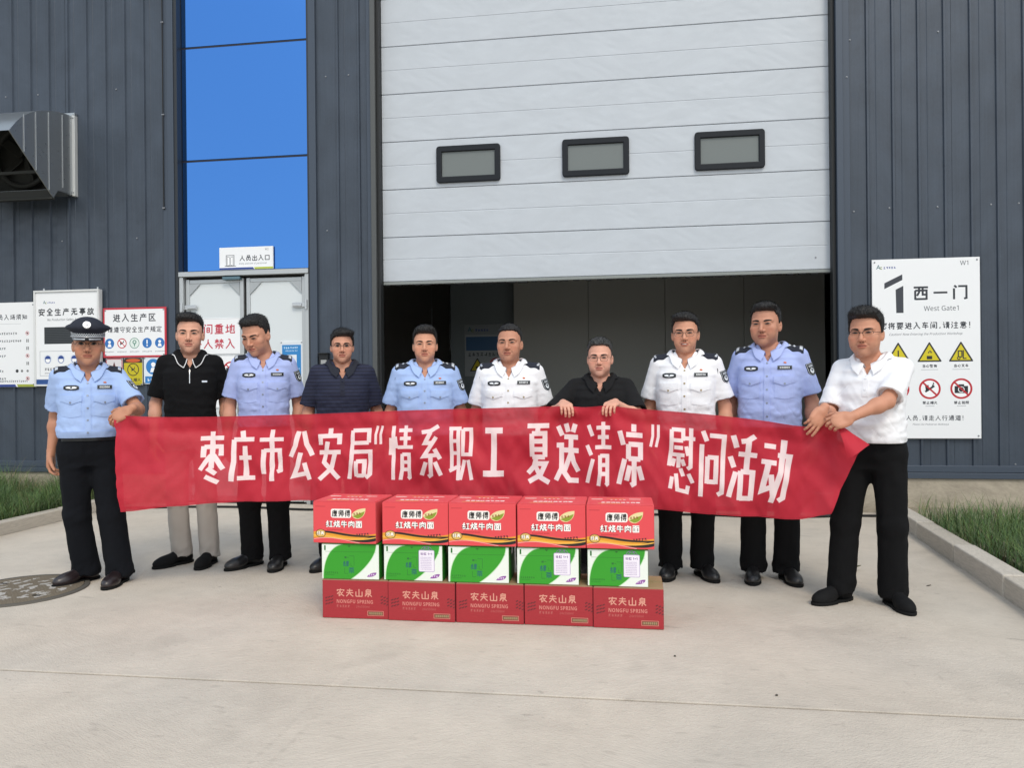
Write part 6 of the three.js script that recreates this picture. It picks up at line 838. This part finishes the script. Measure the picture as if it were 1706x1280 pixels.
person({ label: 'tanned man in white uniform shirt with dark shoulder boards, no glasses, near the banner middle', x: 1.765, z: 2.66, yaw: 0.06, top: 1.655, chin: 1.392, skin: [0.42, 0.235, 0.158], fw: 1.02, jw: 1.08, girth: 1.05, belly: 0.012, turn: -0.10, pitch: -0.04, squint: 0.5, age: 1,
  hair: { top: 0.013, side: 0.003, line: 0.078, lump: 0.003 }, shirt: police(M.white, '033013', { hem: 0.93, stars: 1, bar: 'wreath', button: std(lin(0.42, 0.33, 0.2), 0.4, { metalness: 0.4 }), loose: 0.005 }), trousers: M.navyTrouser, feet: [[1.66, 2.64, -0.3], [1.87, 2.66, 0.2]] });
person({ label: 'shorter man in plain black shirt and glasses gripping the banner top with both hands', x: 2.362, z: 2.70, yaw: 0.0, top: 1.545, chin: 1.290, skin: [0.56, 0.34, 0.255], fw: 1.06, jw: 1.10, girth: 1.02, smile: 0.7, squint: 0.6, turn: -0.04,
  hair: { top: 0.019, side: 0.004, line: 0.082, lump: 0.009, grey: true }, glasses: { dark: false, h: 0.0165 }, shirt: { kind: 'polo', mat: M.blackTee, hem: 0.90, v: 0.050, loose: 0.004, sleeve: 0.23 }, trousers: M.blackTrouser, feet: [[2.25, 2.68, -0.25], [2.47, 2.70, 0.2]], fineHands: true,
  arms: { right: { wrist: [2.145, 1.125, 2.985], pole: [-0.9, -1, -0.2], finger: [0.25, -0.15, 1], palm: [0.05, -1, -0.12], curl: [0.75, 0.8, 0.8, 0.85], thumb: [0.6, 0.6, 0.6] }, left: { wrist: [2.455, 1.128, 2.985], pole: [0.9, -1, -0.2], finger: [-0.30, -0.12, 1], palm: [-0.05, -1, -0.12], curl: [0.70, 0.75, 0.8, 0.85], thumb: [0.6, 0.6, 0.6] } } });
person({ label: 'man in white uniform shirt and glasses, right of the man in plain black', x: 2.905, z: 2.71, yaw: -0.14, top: 1.698, chin: 1.432, skin: [0.48, 0.275, 0.185], fw: 1.0, jw: 0.98, girth: 1.05, belly: 0.008, smile: 0.8, open: true, squint: 0.6, turn: 0.0,
  hair: { top: 0.018, side: 0.007, line: 0.078, part: -0.5, bulk: [-0.015, 0.100, 0.050, 0.064, 0.028, 0.048] }, glasses: { dark: false, h: 0.0155 }, shirt: police(M.white, '030316', { hem: 0.94, stars: 0, bar: 'wreath', button: std(lin(0.42, 0.33, 0.2), 0.4, { metalness: 0.4 }), loose: 0.007 }), trousers: M.blackTrouser, laces: true, feet: [[2.80, 2.63, -0.25], [3.005, 2.63, 0.30]] });
person({ label: 'tall man in light blue uniform shirt looking sideways, right of the white-shirted officer in glasses', x: 3.425, z: 2.68, yaw: -0.28, top: 1.758, chin: 1.472, skin: [0.42, 0.235, 0.16], fw: 1.06, jw: 1.14, girth: 1.08, belly: 0.016, turn: -0.14, headX: -0.02, squint: 0.55,
  hair: { top: 0.016, side: 0.006, line: 0.078, part: 0.4, bulk: [0.01, 0.100, 0.045, 0.066, 0.026, 0.050] }, shirt: police(M.blue2, '034003', { hem: 0.93, stars: 3, loose: 0.008, sleeve: 0.225 }), trousers: M.blackTrouser, legW: 1.04, feet: [[3.315, 2.66, -0.2], [3.52, 2.67, 0.12]] });
person({ label: 'man in white polo, glasses and black trousers holding the right end of the banner', x: 3.90, z: 3.12, yaw: -0.52, top: 1.662, chin: 1.383, skin: [0.45, 0.25, 0.165], fw: 1.08, jw: 1.16, girth: 0.99, belly: 0.018, turn: 0.0, headX: -0.02, headZ: 0.03, squint: 0.5,
  hair: { top: 0.024, side: 0.009, line: 0.082, burn: -0.014, bulk: [0.0, 0.108, 0.045, 0.070, 0.036, 0.056] }, glasses: { half: true, dark: true }, shirt: { kind: 'polo', mat: M.white, hem: 0.93, v: 0.058, loose: 0.005, wrinkle: 0.001, sleeve: 0.235 }, trousers: M.blackTrouser, legW: 1.02, shoeMat: M.suede, cuff: 0.05, fineHands: true,
  arms: { right: { wrist: [3.590, 1.092, 3.315], pole: [0.1, -1, -0.7], finger: [-0.55, -0.72, 0.35], palm: [-0.30, -0.30, -0.88], curl: [0.28, 0.42, 0.5, 0.6], thumb: [0.6, 0.7, 0.35] }, left: { wrist: [3.700, 1.058, 3.44], pole: [0.9, -0.45, 0.15], finger: [-0.93, -0.30, 0.12], palm: [-0.10, -0.45, -0.88], curl: [0.8, 0.85, 0.9, 0.95], thumb: [0.6, 0.6, 0.6] } },
  feet: [[3.715, 3.13, -0.98], [3.985, 3.19, 0.10]] });

// ---------- the banner
const BZ = [[-0.60, 3.52], [0, 3.30], [0.5, 3.16], [1.0, 3.09], [1.7, 3.07], [2.4, 3.08], [3.0, 3.15], [3.55, 3.31], [3.9, 3.50]];
const table = (T, x) => { let i = 1; while (i < T.length - 1 && T[i][0] < x) i++; const a = T[i - 1], b = T[i], t = (x - a[0]) / (b[0] - a[0]); const p = T[Math.max(0, i - 2)], n = T[Math.min(T.length - 1, i + 1)], m0 = (b[1] - p[1]) / (b[0] - p[0]) * (b[0] - a[0]), m1 = (n[1] - a[1]) / (n[0] - a[0]) * (b[0] - a[0]), t2 = t * t, t3 = t2 * t; return (2 * t3 - 3 * t2 + 1) * a[1] + (t3 - 2 * t2 + t) * m0 + (3 * t2 - 2 * t3) * b[1] + (t3 - t2) * m1; };
const TOP = [[-0.528, 1.066], [-0.475, 1.080], [-0.30, 1.070], [-0.042, 1.066], [0.585, 1.074], [1.261, 1.094], [1.713, 1.103], [2.156, 1.112], [2.28, 1.106], [2.408, 1.113], [2.585, 1.096], [2.979, 1.064], [3.25, 1.034], [3.50, 1.000], [3.56, 1.012], [3.645, 1.026], [3.70, 0.985], [3.772, 0.916]];
const BOT = [[-0.473, 0.506], [-0.047, 0.534], [0.26, 0.536], [0.58, 0.538], [1.4, 0.532], [2.2, 0.520], [2.719, 0.506], [2.974, 0.484], [3.246, 0.482], [3.457, 0.491], [3.614, 0.528]];
{
  const tex = canvasTex(2048, 280, (c, w, h) => {
    c.fillStyle = '#b91b31'; c.fillRect(0, 0, w, h);
    for (let k = 0; k < 5000; k++) { c.fillStyle = k % 2 ? 'rgba(255,80,90,0.03)' : 'rgba(90,0,10,0.03)'; c.fillRect(R() * w, R() * h, 2 + R() * 30, 1); }
    const at = { 枣: 0.005, 庄: 0.177, 市: 0.340, 公: 0.516, 安: 0.694, 局: 0.887, '“': 1.002, 情: 1.144, 系: 1.327, 职: 1.515, 工: 1.721, 夏: 1.996, 送: 2.171, 清: 2.362, 凉: 2.547, '”': 2.690, 慰: 2.842, 问: 3.010, 活: 3.177, 动: 3.340 };
    c.strokeStyle = '#f1dbda';
    for (const ch of Object.keys(at)) { const u = (at[ch] + 0.50) / 4.19, t = clamp((at[ch] - 1.2) / 2.1, 0, 1), v0 = lerp(0.148, 0.130, t), v1 = lerp(0.79, 0.868, t * t * 0.9 + t * 0.1), quote = ch === '“' || ch === '”', W = quote ? 42 : 83, dense = '慰情清职'.includes(ch) ? 11.5 : '市系局问'.includes(ch) ? 13 : ch === '工' ? 18 : 14.5; drawGlyph(c, ch, u * w - W / 2, v0 * h + (ch === '工' ? 6 : 0), W, (v1 - v0) * h - (ch === '工' ? 14 : 0), quote ? 8 : dense); }
    c.fillStyle = 'rgba(90,8,18,0.5)'; c.fillRect(0, 3, w, 1); c.fillRect(0, h - 4, w, 1);
  });
  const nu = 260, nv = 34, pos = [], uv = [], idx = [];
  for (let j = 0; j <= nv; j++) for (let i = 0; i <= nu; i++) {
    const u = i / nu, v = j / nv, xm = -0.50 + 4.19 * u, w0 = Math.pow(1 - u, 10), w1 = Math.pow(u, 9), xt = xm - 0.028 * w0 + 0.082 * w1, xb = xm + 0.027 * w0 - 0.076 * w1, x = lerp(xt, xb, v), y = lerp(table(TOP, xt), table(BOT, xb), v) + noise2(x * 3, 9) * 0.004 * v;
    let z = table(BZ, x) + noise2(x * 1.6 + v * 0.5, v * 0.8) * 0.026 * (0.3 + v) + noise2(x * 4.5 - v * 1.4, v * 1.2 + 5) * 0.015 + Math.abs(noise2(x * 7 + v * 2.4, v * 1.6 + 9)) * 0.010 + noise2(x * 16 - v * 3, v * 3) * 0.0025 - 0.012 * Math.exp(-(((v - 0.16 - 0.02 * Math.sin(x * 2)) / 0.06) ** 2));
    for (const [hx, k] of [[2.156, 1], [2.42, -1], [-0.47, 1], [3.52, -1], [3.62, -1]]) { const dx = x - hx, r = Math.hypot(dx, v * 0.5), a = Math.atan2(dx, v * 0.5 + 0.02); z += Math.sin(a * 7 + k) * 0.010 * Math.exp(-r * 4.5) * smoothstep(r, 0.01, 0.1); }
    if (x > 3.3) z += Math.sin((x - 3.3) * 14 - v * 2.4) * 0.016 * smoothstep(x, 3.3, 3.5) * (1 - v * 0.4);
    z += v * v * 0.02;
    pos.push(x, y, z); uv.push(u, 1 - v); if (i && j) { const b = j * (nu + 1) + i; idx.push(b - nu - 2, b - 1, b, b - nu - 2, b, b - nu - 1); }
  }
  const g = new THREE.BufferGeometry(); g.setAttribute('position', new THREE.Float32BufferAttribute(pos, 3)); g.setAttribute('uv', new THREE.Float32BufferAttribute(uv, 2)); g.setIndex(idx); g.computeVertexNormals();
  const red = new THREE.MeshPhysicalMaterial({ color: 0xffffff, map: tex, roughness: 0.72, sheen: 0.25, sheenRoughness: 0.5, sheenColor: lin(0.7, 0.15, 0.18), transparent: true, opacity: 0.93, side: THREE.DoubleSide });
  const t = thing('banner', 'long red cloth banner with large white Chinese characters held across the group', 'banner'); mesh('cloth', g, red, t);
  // the corner turned over in the right-hand man's grip
  const A = [3.632, 1.030, 3.390], B = [3.778, 0.915, 3.485], C = [3.668, 0.838, 3.475], n = 14, fp = [], fi = []; const id = {};
  for (let i = 0; i <= n; i++) for (let j = 0; j <= n - i; j++) { const a = i / n, b = j / n, c = 1 - a - b, q = [0, 1, 2].map((k) => A[k] * c + B[k] * a + C[k] * b); q[2] += 0.035 * Math.sin(Math.PI * b) * (1 - a) + 0.012 * Math.sin(a * 9) * c; id[i + ',' + j] = fp.length / 3; fp.push(...q); }
  for (let i = 0; i < n; i++) for (let j = 0; j < n - i; j++) { fi.push(id[i + ',' + j], id[(i + 1) + ',' + j], id[i + ',' + (j + 1)]); if (j < n - i - 1) fi.push(id[(i + 1) + ',' + j], id[(i + 1) + ',' + (j + 1)], id[i + ',' + (j + 1)]); }
  const fg = new THREE.BufferGeometry(); fg.setAttribute('position', new THREE.Float32BufferAttribute(fp, 3)); fg.setIndex(fi); fg.computeVertexNormals(); mesh('folded_corner', fg, new THREE.MeshPhysicalMaterial({ color: '#b81c30', roughness: 0.75, sheen: 0.25, sheenColor: lin(0.7, 0.15, 0.18), side: THREE.DoubleSide }), t);
}

// ---------- cartons in three rows
const edgeC = (c, w, h) => { c.strokeStyle = 'rgba(60,10,10,0.25)'; c.lineWidth = 2; c.strokeRect(1, 1, w - 2, h - 2); };
function outlined(c, s, x, y, size, pen, fill, line, lw, squeeze = 1, gap = 0.05) { writeLine(c, s, x, y, size, pen + lw * 2, line, squeeze, gap); writeLine(c, s, x, y, size, pen, fill, squeeze, gap); }
const noodleTex = canvasTex(512, 328, (c, w, h) => {
  c.fillStyle = '#e2494f'; c.fillRect(0, 0, w, h);
  const band = (col, ps) => { c.fillStyle = col; c.beginPath(); c.moveTo(ps[0][0], ps[0][1]); c.bezierCurveTo(...ps[1], ...ps[2], ...ps[3]); c.lineTo(...ps[4]); c.bezierCurveTo(...ps[5], ...ps[6], ...ps[7]); c.closePath(); c.fill(); };
  band('#e69a26', [[0, 240], [160, 205], [330, 290], [512, 246], [512, 285], [360, 330], [200, 262], [0, 292]]);
  band('#1d1512', [[40, 236], [170, 215], [230, 270], [512, 262], [512, 270], [260, 292], [190, 240], [40, 244]]);
  band('#1d1512', [[290, 306], [380, 300], [440, 276], [512, 264], [512, 302], [460, 322], [380, 318], [290, 306]]);
  band('#f0b64a', [[0, 262], [150, 250], [260, 320], [512, 272], [512, 280], [300, 332], [160, 268], [0, 276]]);
  c.lineWidth = 3; c.strokeStyle = '#f6d9c8'; c.beginPath(); c.moveTo(0, 300); c.bezierCurveTo(140, 268, 240, 300, 380, 324); c.stroke();
  c.fillStyle = '#f5efe9'; c.beginPath(); c.roundRect(146, 54, 168, 72, 18); c.fill(); writeLine(c, '康师傅', 154, 60, 60, 6.5, '#15100f', 0.82, 0.05);
  c.fillStyle = '#e9d9a0'; c.beginPath(); c.moveTo(318, 96); c.quadraticCurveTo(350, 50, 430, 46); c.quadraticCurveTo(432, 110, 372, 132); c.quadraticCurveTo(322, 132, 318, 96); c.fill(); c.fillStyle = '#8a9a2a'; c.beginPath(); c.moveTo(324, 112); c.quadraticCurveTo(370, 92, 424, 70); c.quadraticCurveTo(410, 124, 362, 128); c.fill(); c.save(); c.translate(330, 84); c.rotate(-0.12); greek(c, 0, 0, 78, 20, '#8a4a1c'); c.restore();
  outlined(c, '红烧牛肉面', 104, 144, 62, 8, '#fffaf4', '#20181a', 4, 0.98, -0.01);
  c.fillStyle = '#a01c22'; c.font = 'bold 13px sans-serif'; c.fillText('Roasted Beef Noodle', 112, 226);
  c.fillStyle = '#3a2416'; c.beginPath(); c.ellipse(62, 252, 42, 33, 0, 0, 7); c.fill(); c.fillStyle = '#d9b15a'; c.beginPath(); c.ellipse(62, 252, 38, 29, 0, 0, 7); c.fill(); outlined(c, '经典', 30, 234, 32, 5, '#f7f0e2', '#3a2416', 3, 0.95, 0);
  c.save(); c.translate(350, 250); c.rotate(-0.09); greek(c, 0, 0, 110, 20, '#2a1a14'); c.restore(); c.fillStyle = '#b9323a'; c.fillRect(18, 34, 84, 5); edgeC(c, w, h);
});
const noodleTop = canvasTex(512, 400, (c, w, h) => { c.fillStyle = '#e2494f'; c.fillRect(0, 0, w, h); outlined(c, '康师傅红烧牛肉面', 110, 265, 42, 6, '#faf6f0', '#f3dfd0', 3, 0.9, 0); c.fillStyle = '#f3e6d8'; c.fillRect(30, 110, 90, 26); c.fillRect(330, 100, 90, 20); c.fillStyle = '#e0a23a'; c.fillRect(90, 330, 180, 16); c.fillRect(150, 80, 140, 14); greek(c, 180, 130, 130, 30, '#f8efe4'); c.fillStyle = 'rgba(90,10,14,0.55)'; c.fillRect(0, 198, w, 4); });
const teaDraw = (note) => (c, w, h) => {
  c.fillStyle = '#e9efe6'; c.fillRect(0, 0, w, h); c.fillStyle = '#2f9a1e'; c.beginPath(); c.moveTo(14, h); c.bezierCurveTo(10, 130, 90, 10, 190, 0); c.lineTo(w - 24, 0); c.bezierCurveTo(w - 20, 110, w - 150, 250, w - 250, h); c.closePath(); c.fill();
  c.strokeStyle = 'rgba(190,225,180,0.8)'; c.lineWidth = 7; c.beginPath(); c.moveTo(14, h); c.bezierCurveTo(10, 130, 90, 10, 190, 0); c.moveTo(w - 24, 0); c.bezierCurveTo(w - 20, 110, w - 150, 250, w - 250, h); c.stroke();
  c.fillStyle = '#1f6a24'; c.fillRect(22, 12, 14, 44); c.fillStyle = '#1d5a1a'; c.beginPath(); c.moveTo(232, 12); c.lineTo(262, 12); c.lineTo(247, 26); c.fill(); c.fillRect(28, 66, w - 56, 2);
  writeLine(c, '统一', 204, 108, 20, 3, '#1b5330', 1, 0.1); outlined(c, '绿', 190, 146, 58, 8, '#186a5c', '#2f9a1e', 1); outlined(c, '茶', 236, 204, 60, 8, '#186a5c', '#2f9a1e', 1); c.strokeStyle = '#1f6a2a'; c.lineWidth = 3; c.beginPath(); c.moveTo(248, 104); c.lineTo(290, 104); c.lineTo(290, 190); c.moveTo(206, 214); c.lineTo(206, 264); c.lineTo(236, 264); c.moveTo(262, 168); c.lineTo(262, 196); c.lineTo(286, 200); c.stroke();
  greek(c, 28, 250, 120, 16, '#1e6e1c'); greek(c, 28, 272, 90, 10, '#1e6e1c'); c.fillStyle = '#8a4a9c'; c.beginPath(); c.moveTo(w - 108, h - 24); c.quadraticCurveTo(w - 80, h - 66, w - 22, h - 64); c.quadraticCurveTo(w - 28, h - 20, w - 108, h - 24); c.fill(); greek(c, w - 94, h - 52, 60, 18, '#efe2f3');
  if (note) { c.fillStyle = '#8d5aa8'; for (const [x, r] of [[0, 0], [30, -8], [60, 2]]) { c.beginPath(); c.ellipse(346 + x, 24 + r, 20, 9, x / 40 - 0.7, 0, 7); c.stroke; c.lineWidth = 4; c.strokeStyle = '#8d5aa8'; c.stroke(); } c.fillStyle = '#efe9f3'; c.beginPath(); c.roundRect(308, 40, 134, 190, 10); c.fill(); c.strokeStyle = '#a98ac0'; c.lineWidth = 4; c.stroke(); writeLine(c, '红', 348, 58, 28, 4, '#6b3f86'); greek(c, 322, 60, 24, 24, '#6b3f86'); c.fillStyle = '#6b3f86'; c.font = 'bold 26px sans-serif'; c.fillText('1+1', 384, 82); for (let k = 0; k < 8; k++) greek(c, 322, 100 + k * 15, 100, 9, '#a58fb8'); }
  edgeC(c, w, h);
};
const teaTex = [canvasTex(512, 314, teaDraw(false)), canvasTex(512, 314, teaDraw(true))];
const waterTex = canvasTex(512, 292, (c, w, h) => {
  c.fillStyle = '#a5262f'; c.fillRect(0, 0, w, h); for (let k = 0; k < 900; k++) { c.fillStyle = k % 2 ? 'rgba(60,0,5,0.05)' : 'rgba(230,90,90,0.04)'; c.fillRect(R() * w, R() * h, 40 * R(), 1 + R() * 2); }
  writeLine(c, '农夫山泉', 108, 60, 68, 8, '#d99a86', 1, 0.06); c.save(); c.translate(108, 176); c.scale(0.92, 1); c.font = 'bold 40px sans-serif'; c.fillStyle = '#cf8377'; c.fillText('NONGFU SPRING', 0, 0, 314); c.restore(); greek(c, 110, 190, 120, 20, '#b9625c'); c.font = '24px sans-serif'; c.fillStyle = '#b9625c'; c.fillText('24x550ml', 262, 208);
  for (const x of [8, 440]) for (let a = 0; a < 3; a++) for (let b = 0; b < 3; b++) { c.save(); c.translate(x + 12 + b * 22, 120 + a * 24 + (x > 99 ? b * 6 : 18 - b * 6)); c.rotate(-0.5); c.fillStyle = 'rgba(80,28,34,0.75)'; c.fillRect(0, 0, 20, 9); c.restore(); }
  c.strokeStyle = '#d0a48a'; c.lineWidth = 3; c.strokeRect(352, 232, 122, 34); c.fillStyle = '#5d4a30'; c.fillRect(357, 237, 112, 24); c.fillStyle = '#c9a77f'; for (let k = 0; k < 22; k++) c.fillRect(360 + k * 5, 240, 1 + (k * 7) % 3, 18); edgeC(c, w, h);
});
const cardMat = (tex) => new THREE.MeshPhysicalMaterial({ color: 0xffffff, map: tex, roughness: 0.5, clearcoat: 0.12, clearcoatRoughness: 0.4 }), tan = std(lin(0.36, 0.235, 0.13), 0.85);
const redSide = std(lin(0.62, 0.072, 0.080), 0.55), greenSide = std(lin(0.028, 0.24, 0.022), 0.55), waterSide = std(lin(0.30, 0.030, 0.038), 0.65), tapeMat = new THREE.MeshPhysicalMaterial({ color: lin(0.50, 0.36, 0.20), roughness: 0.2, clearcoat: 0.5 });
function carton(name, label, group, kind, x0, x1, y0, h, z1, d, turn) {
  const w = x1 - x0, t = thing(name, label, 'carton', [(x0 + x1) / 2, y0, z1 - d / 2], group); t.rotation.y = turn;
  const side = [redSide, greenSide, greenSide, waterSide][kind], front = cardMat([noodleTex, teaTex[0], teaTex[1], waterTex][kind]), top = kind === 0 ? cardMat(noodleTop) : kind === 3 ? tan : greenSide;
  const g = new RoundedBoxGeometry(w, h, d, 3, 0.004).translate(0, h / 2, 0), p = g.attributes.position; for (let i = 0; i < p.count; i++) { const X = p.getX(i) / w * 2, Y = (p.getY(i) / h - 0.5) * 2; if (Math.abs(p.getZ(i)) > d * 0.45) p.setZ(i, p.getZ(i) + Math.sign(p.getZ(i)) * 0.003 * (1 - X * X) * (1 - Y * Y)); }
  mesh('box', g, [side, side, top, tan, front, side], t);
  for (const s of [-1, 1]) { const fg = rbox(w - 0.008, 0.003, d / 2 - 0.003, 0.001, 0, h + 0.0012 + (s > 0 ? 0.0006 : 0), s * d / 4, 1), q = fg.attributes.position, u = fg.attributes.uv; for (let i = 0; i < q.count; i++) u.setXY(i, q.getX(i) / w + 0.5, 0.5 - q.getZ(i) / d); mesh('lid_flap', fg, kind === 0 ? top : kind === 3 ? tan : greenSide, t); }
  if (kind) mesh('packing_tape', rbox(w * 0.999, 0.0012, 0.045, 0.0005, 0, h + 0.0042, 0, 1), tapeMat, t);
  if (kind) mesh('tape_end', rbox(0.0014, 0.05, 0.045, 0.0005, w / 2 + 0.0008, h - 0.03, 0, 1), tapeMat, t);
  return t;
}
const ORD = ['first', 'second', 'third', 'fourth', 'fifth'];
const WX = [0.893, 1.262, 1.628, 1.989, 2.346, 2.703], GX = [[0.892, 1.211], [1.238, 1.559], [1.588, 1.911], [1.953, 2.274], [2.320, 2.627]], NX = [0.853, 1.231, 1.594, 1.955, 2.313, 2.659];
for (let k = 0; k < 5; k++) {
  carton('water_carton', `dark red water carton, ${ORD[k]} from the left in the bottom row on the concrete`, 'dark red water cartons in the bottom row', 3, WX[k] + 0.0015, WX[k + 1] - 0.0015, 0.001, 0.205, 3.775 - [0.006, 0, 0.004, 0.008, 0][k], 0.26, [0.01, -0.008, 0.004, 0.006, -0.006][k]);
  const note = k === 1 || k > 2; carton('tea_carton', `green tea carton ${note ? 'with lilac panel' : 'without panel'}, ${ORD[k]} from the left in the middle row`, 'green tea cartons in the middle row', note ? 2 : 1, GX[k][0], GX[k][1], 0.211, 0.188, 3.768 - [0, 0.005, 0.002, 0.006, 0.002][k], 0.23, [0.012, -0.01, 0.008, 0.004, -0.012][k]);
  carton('noodle_carton', `bright red noodle carton, ${ORD[k]} from the left in the top row of the stack`, 'bright red noodle cartons in the top row', 0, NX[k] + (k ? 0.002 : 0), NX[k + 1] - (k ? 0.002 : 0.024), 0.405, 0.222, 3.780 - [0, 0.006, 0.003, 0.005, 0.002][k], 0.275, [-0.03, 0.01, -0.006, 0.012, 0.004][k]);
}

renderer.render(scene, camera);
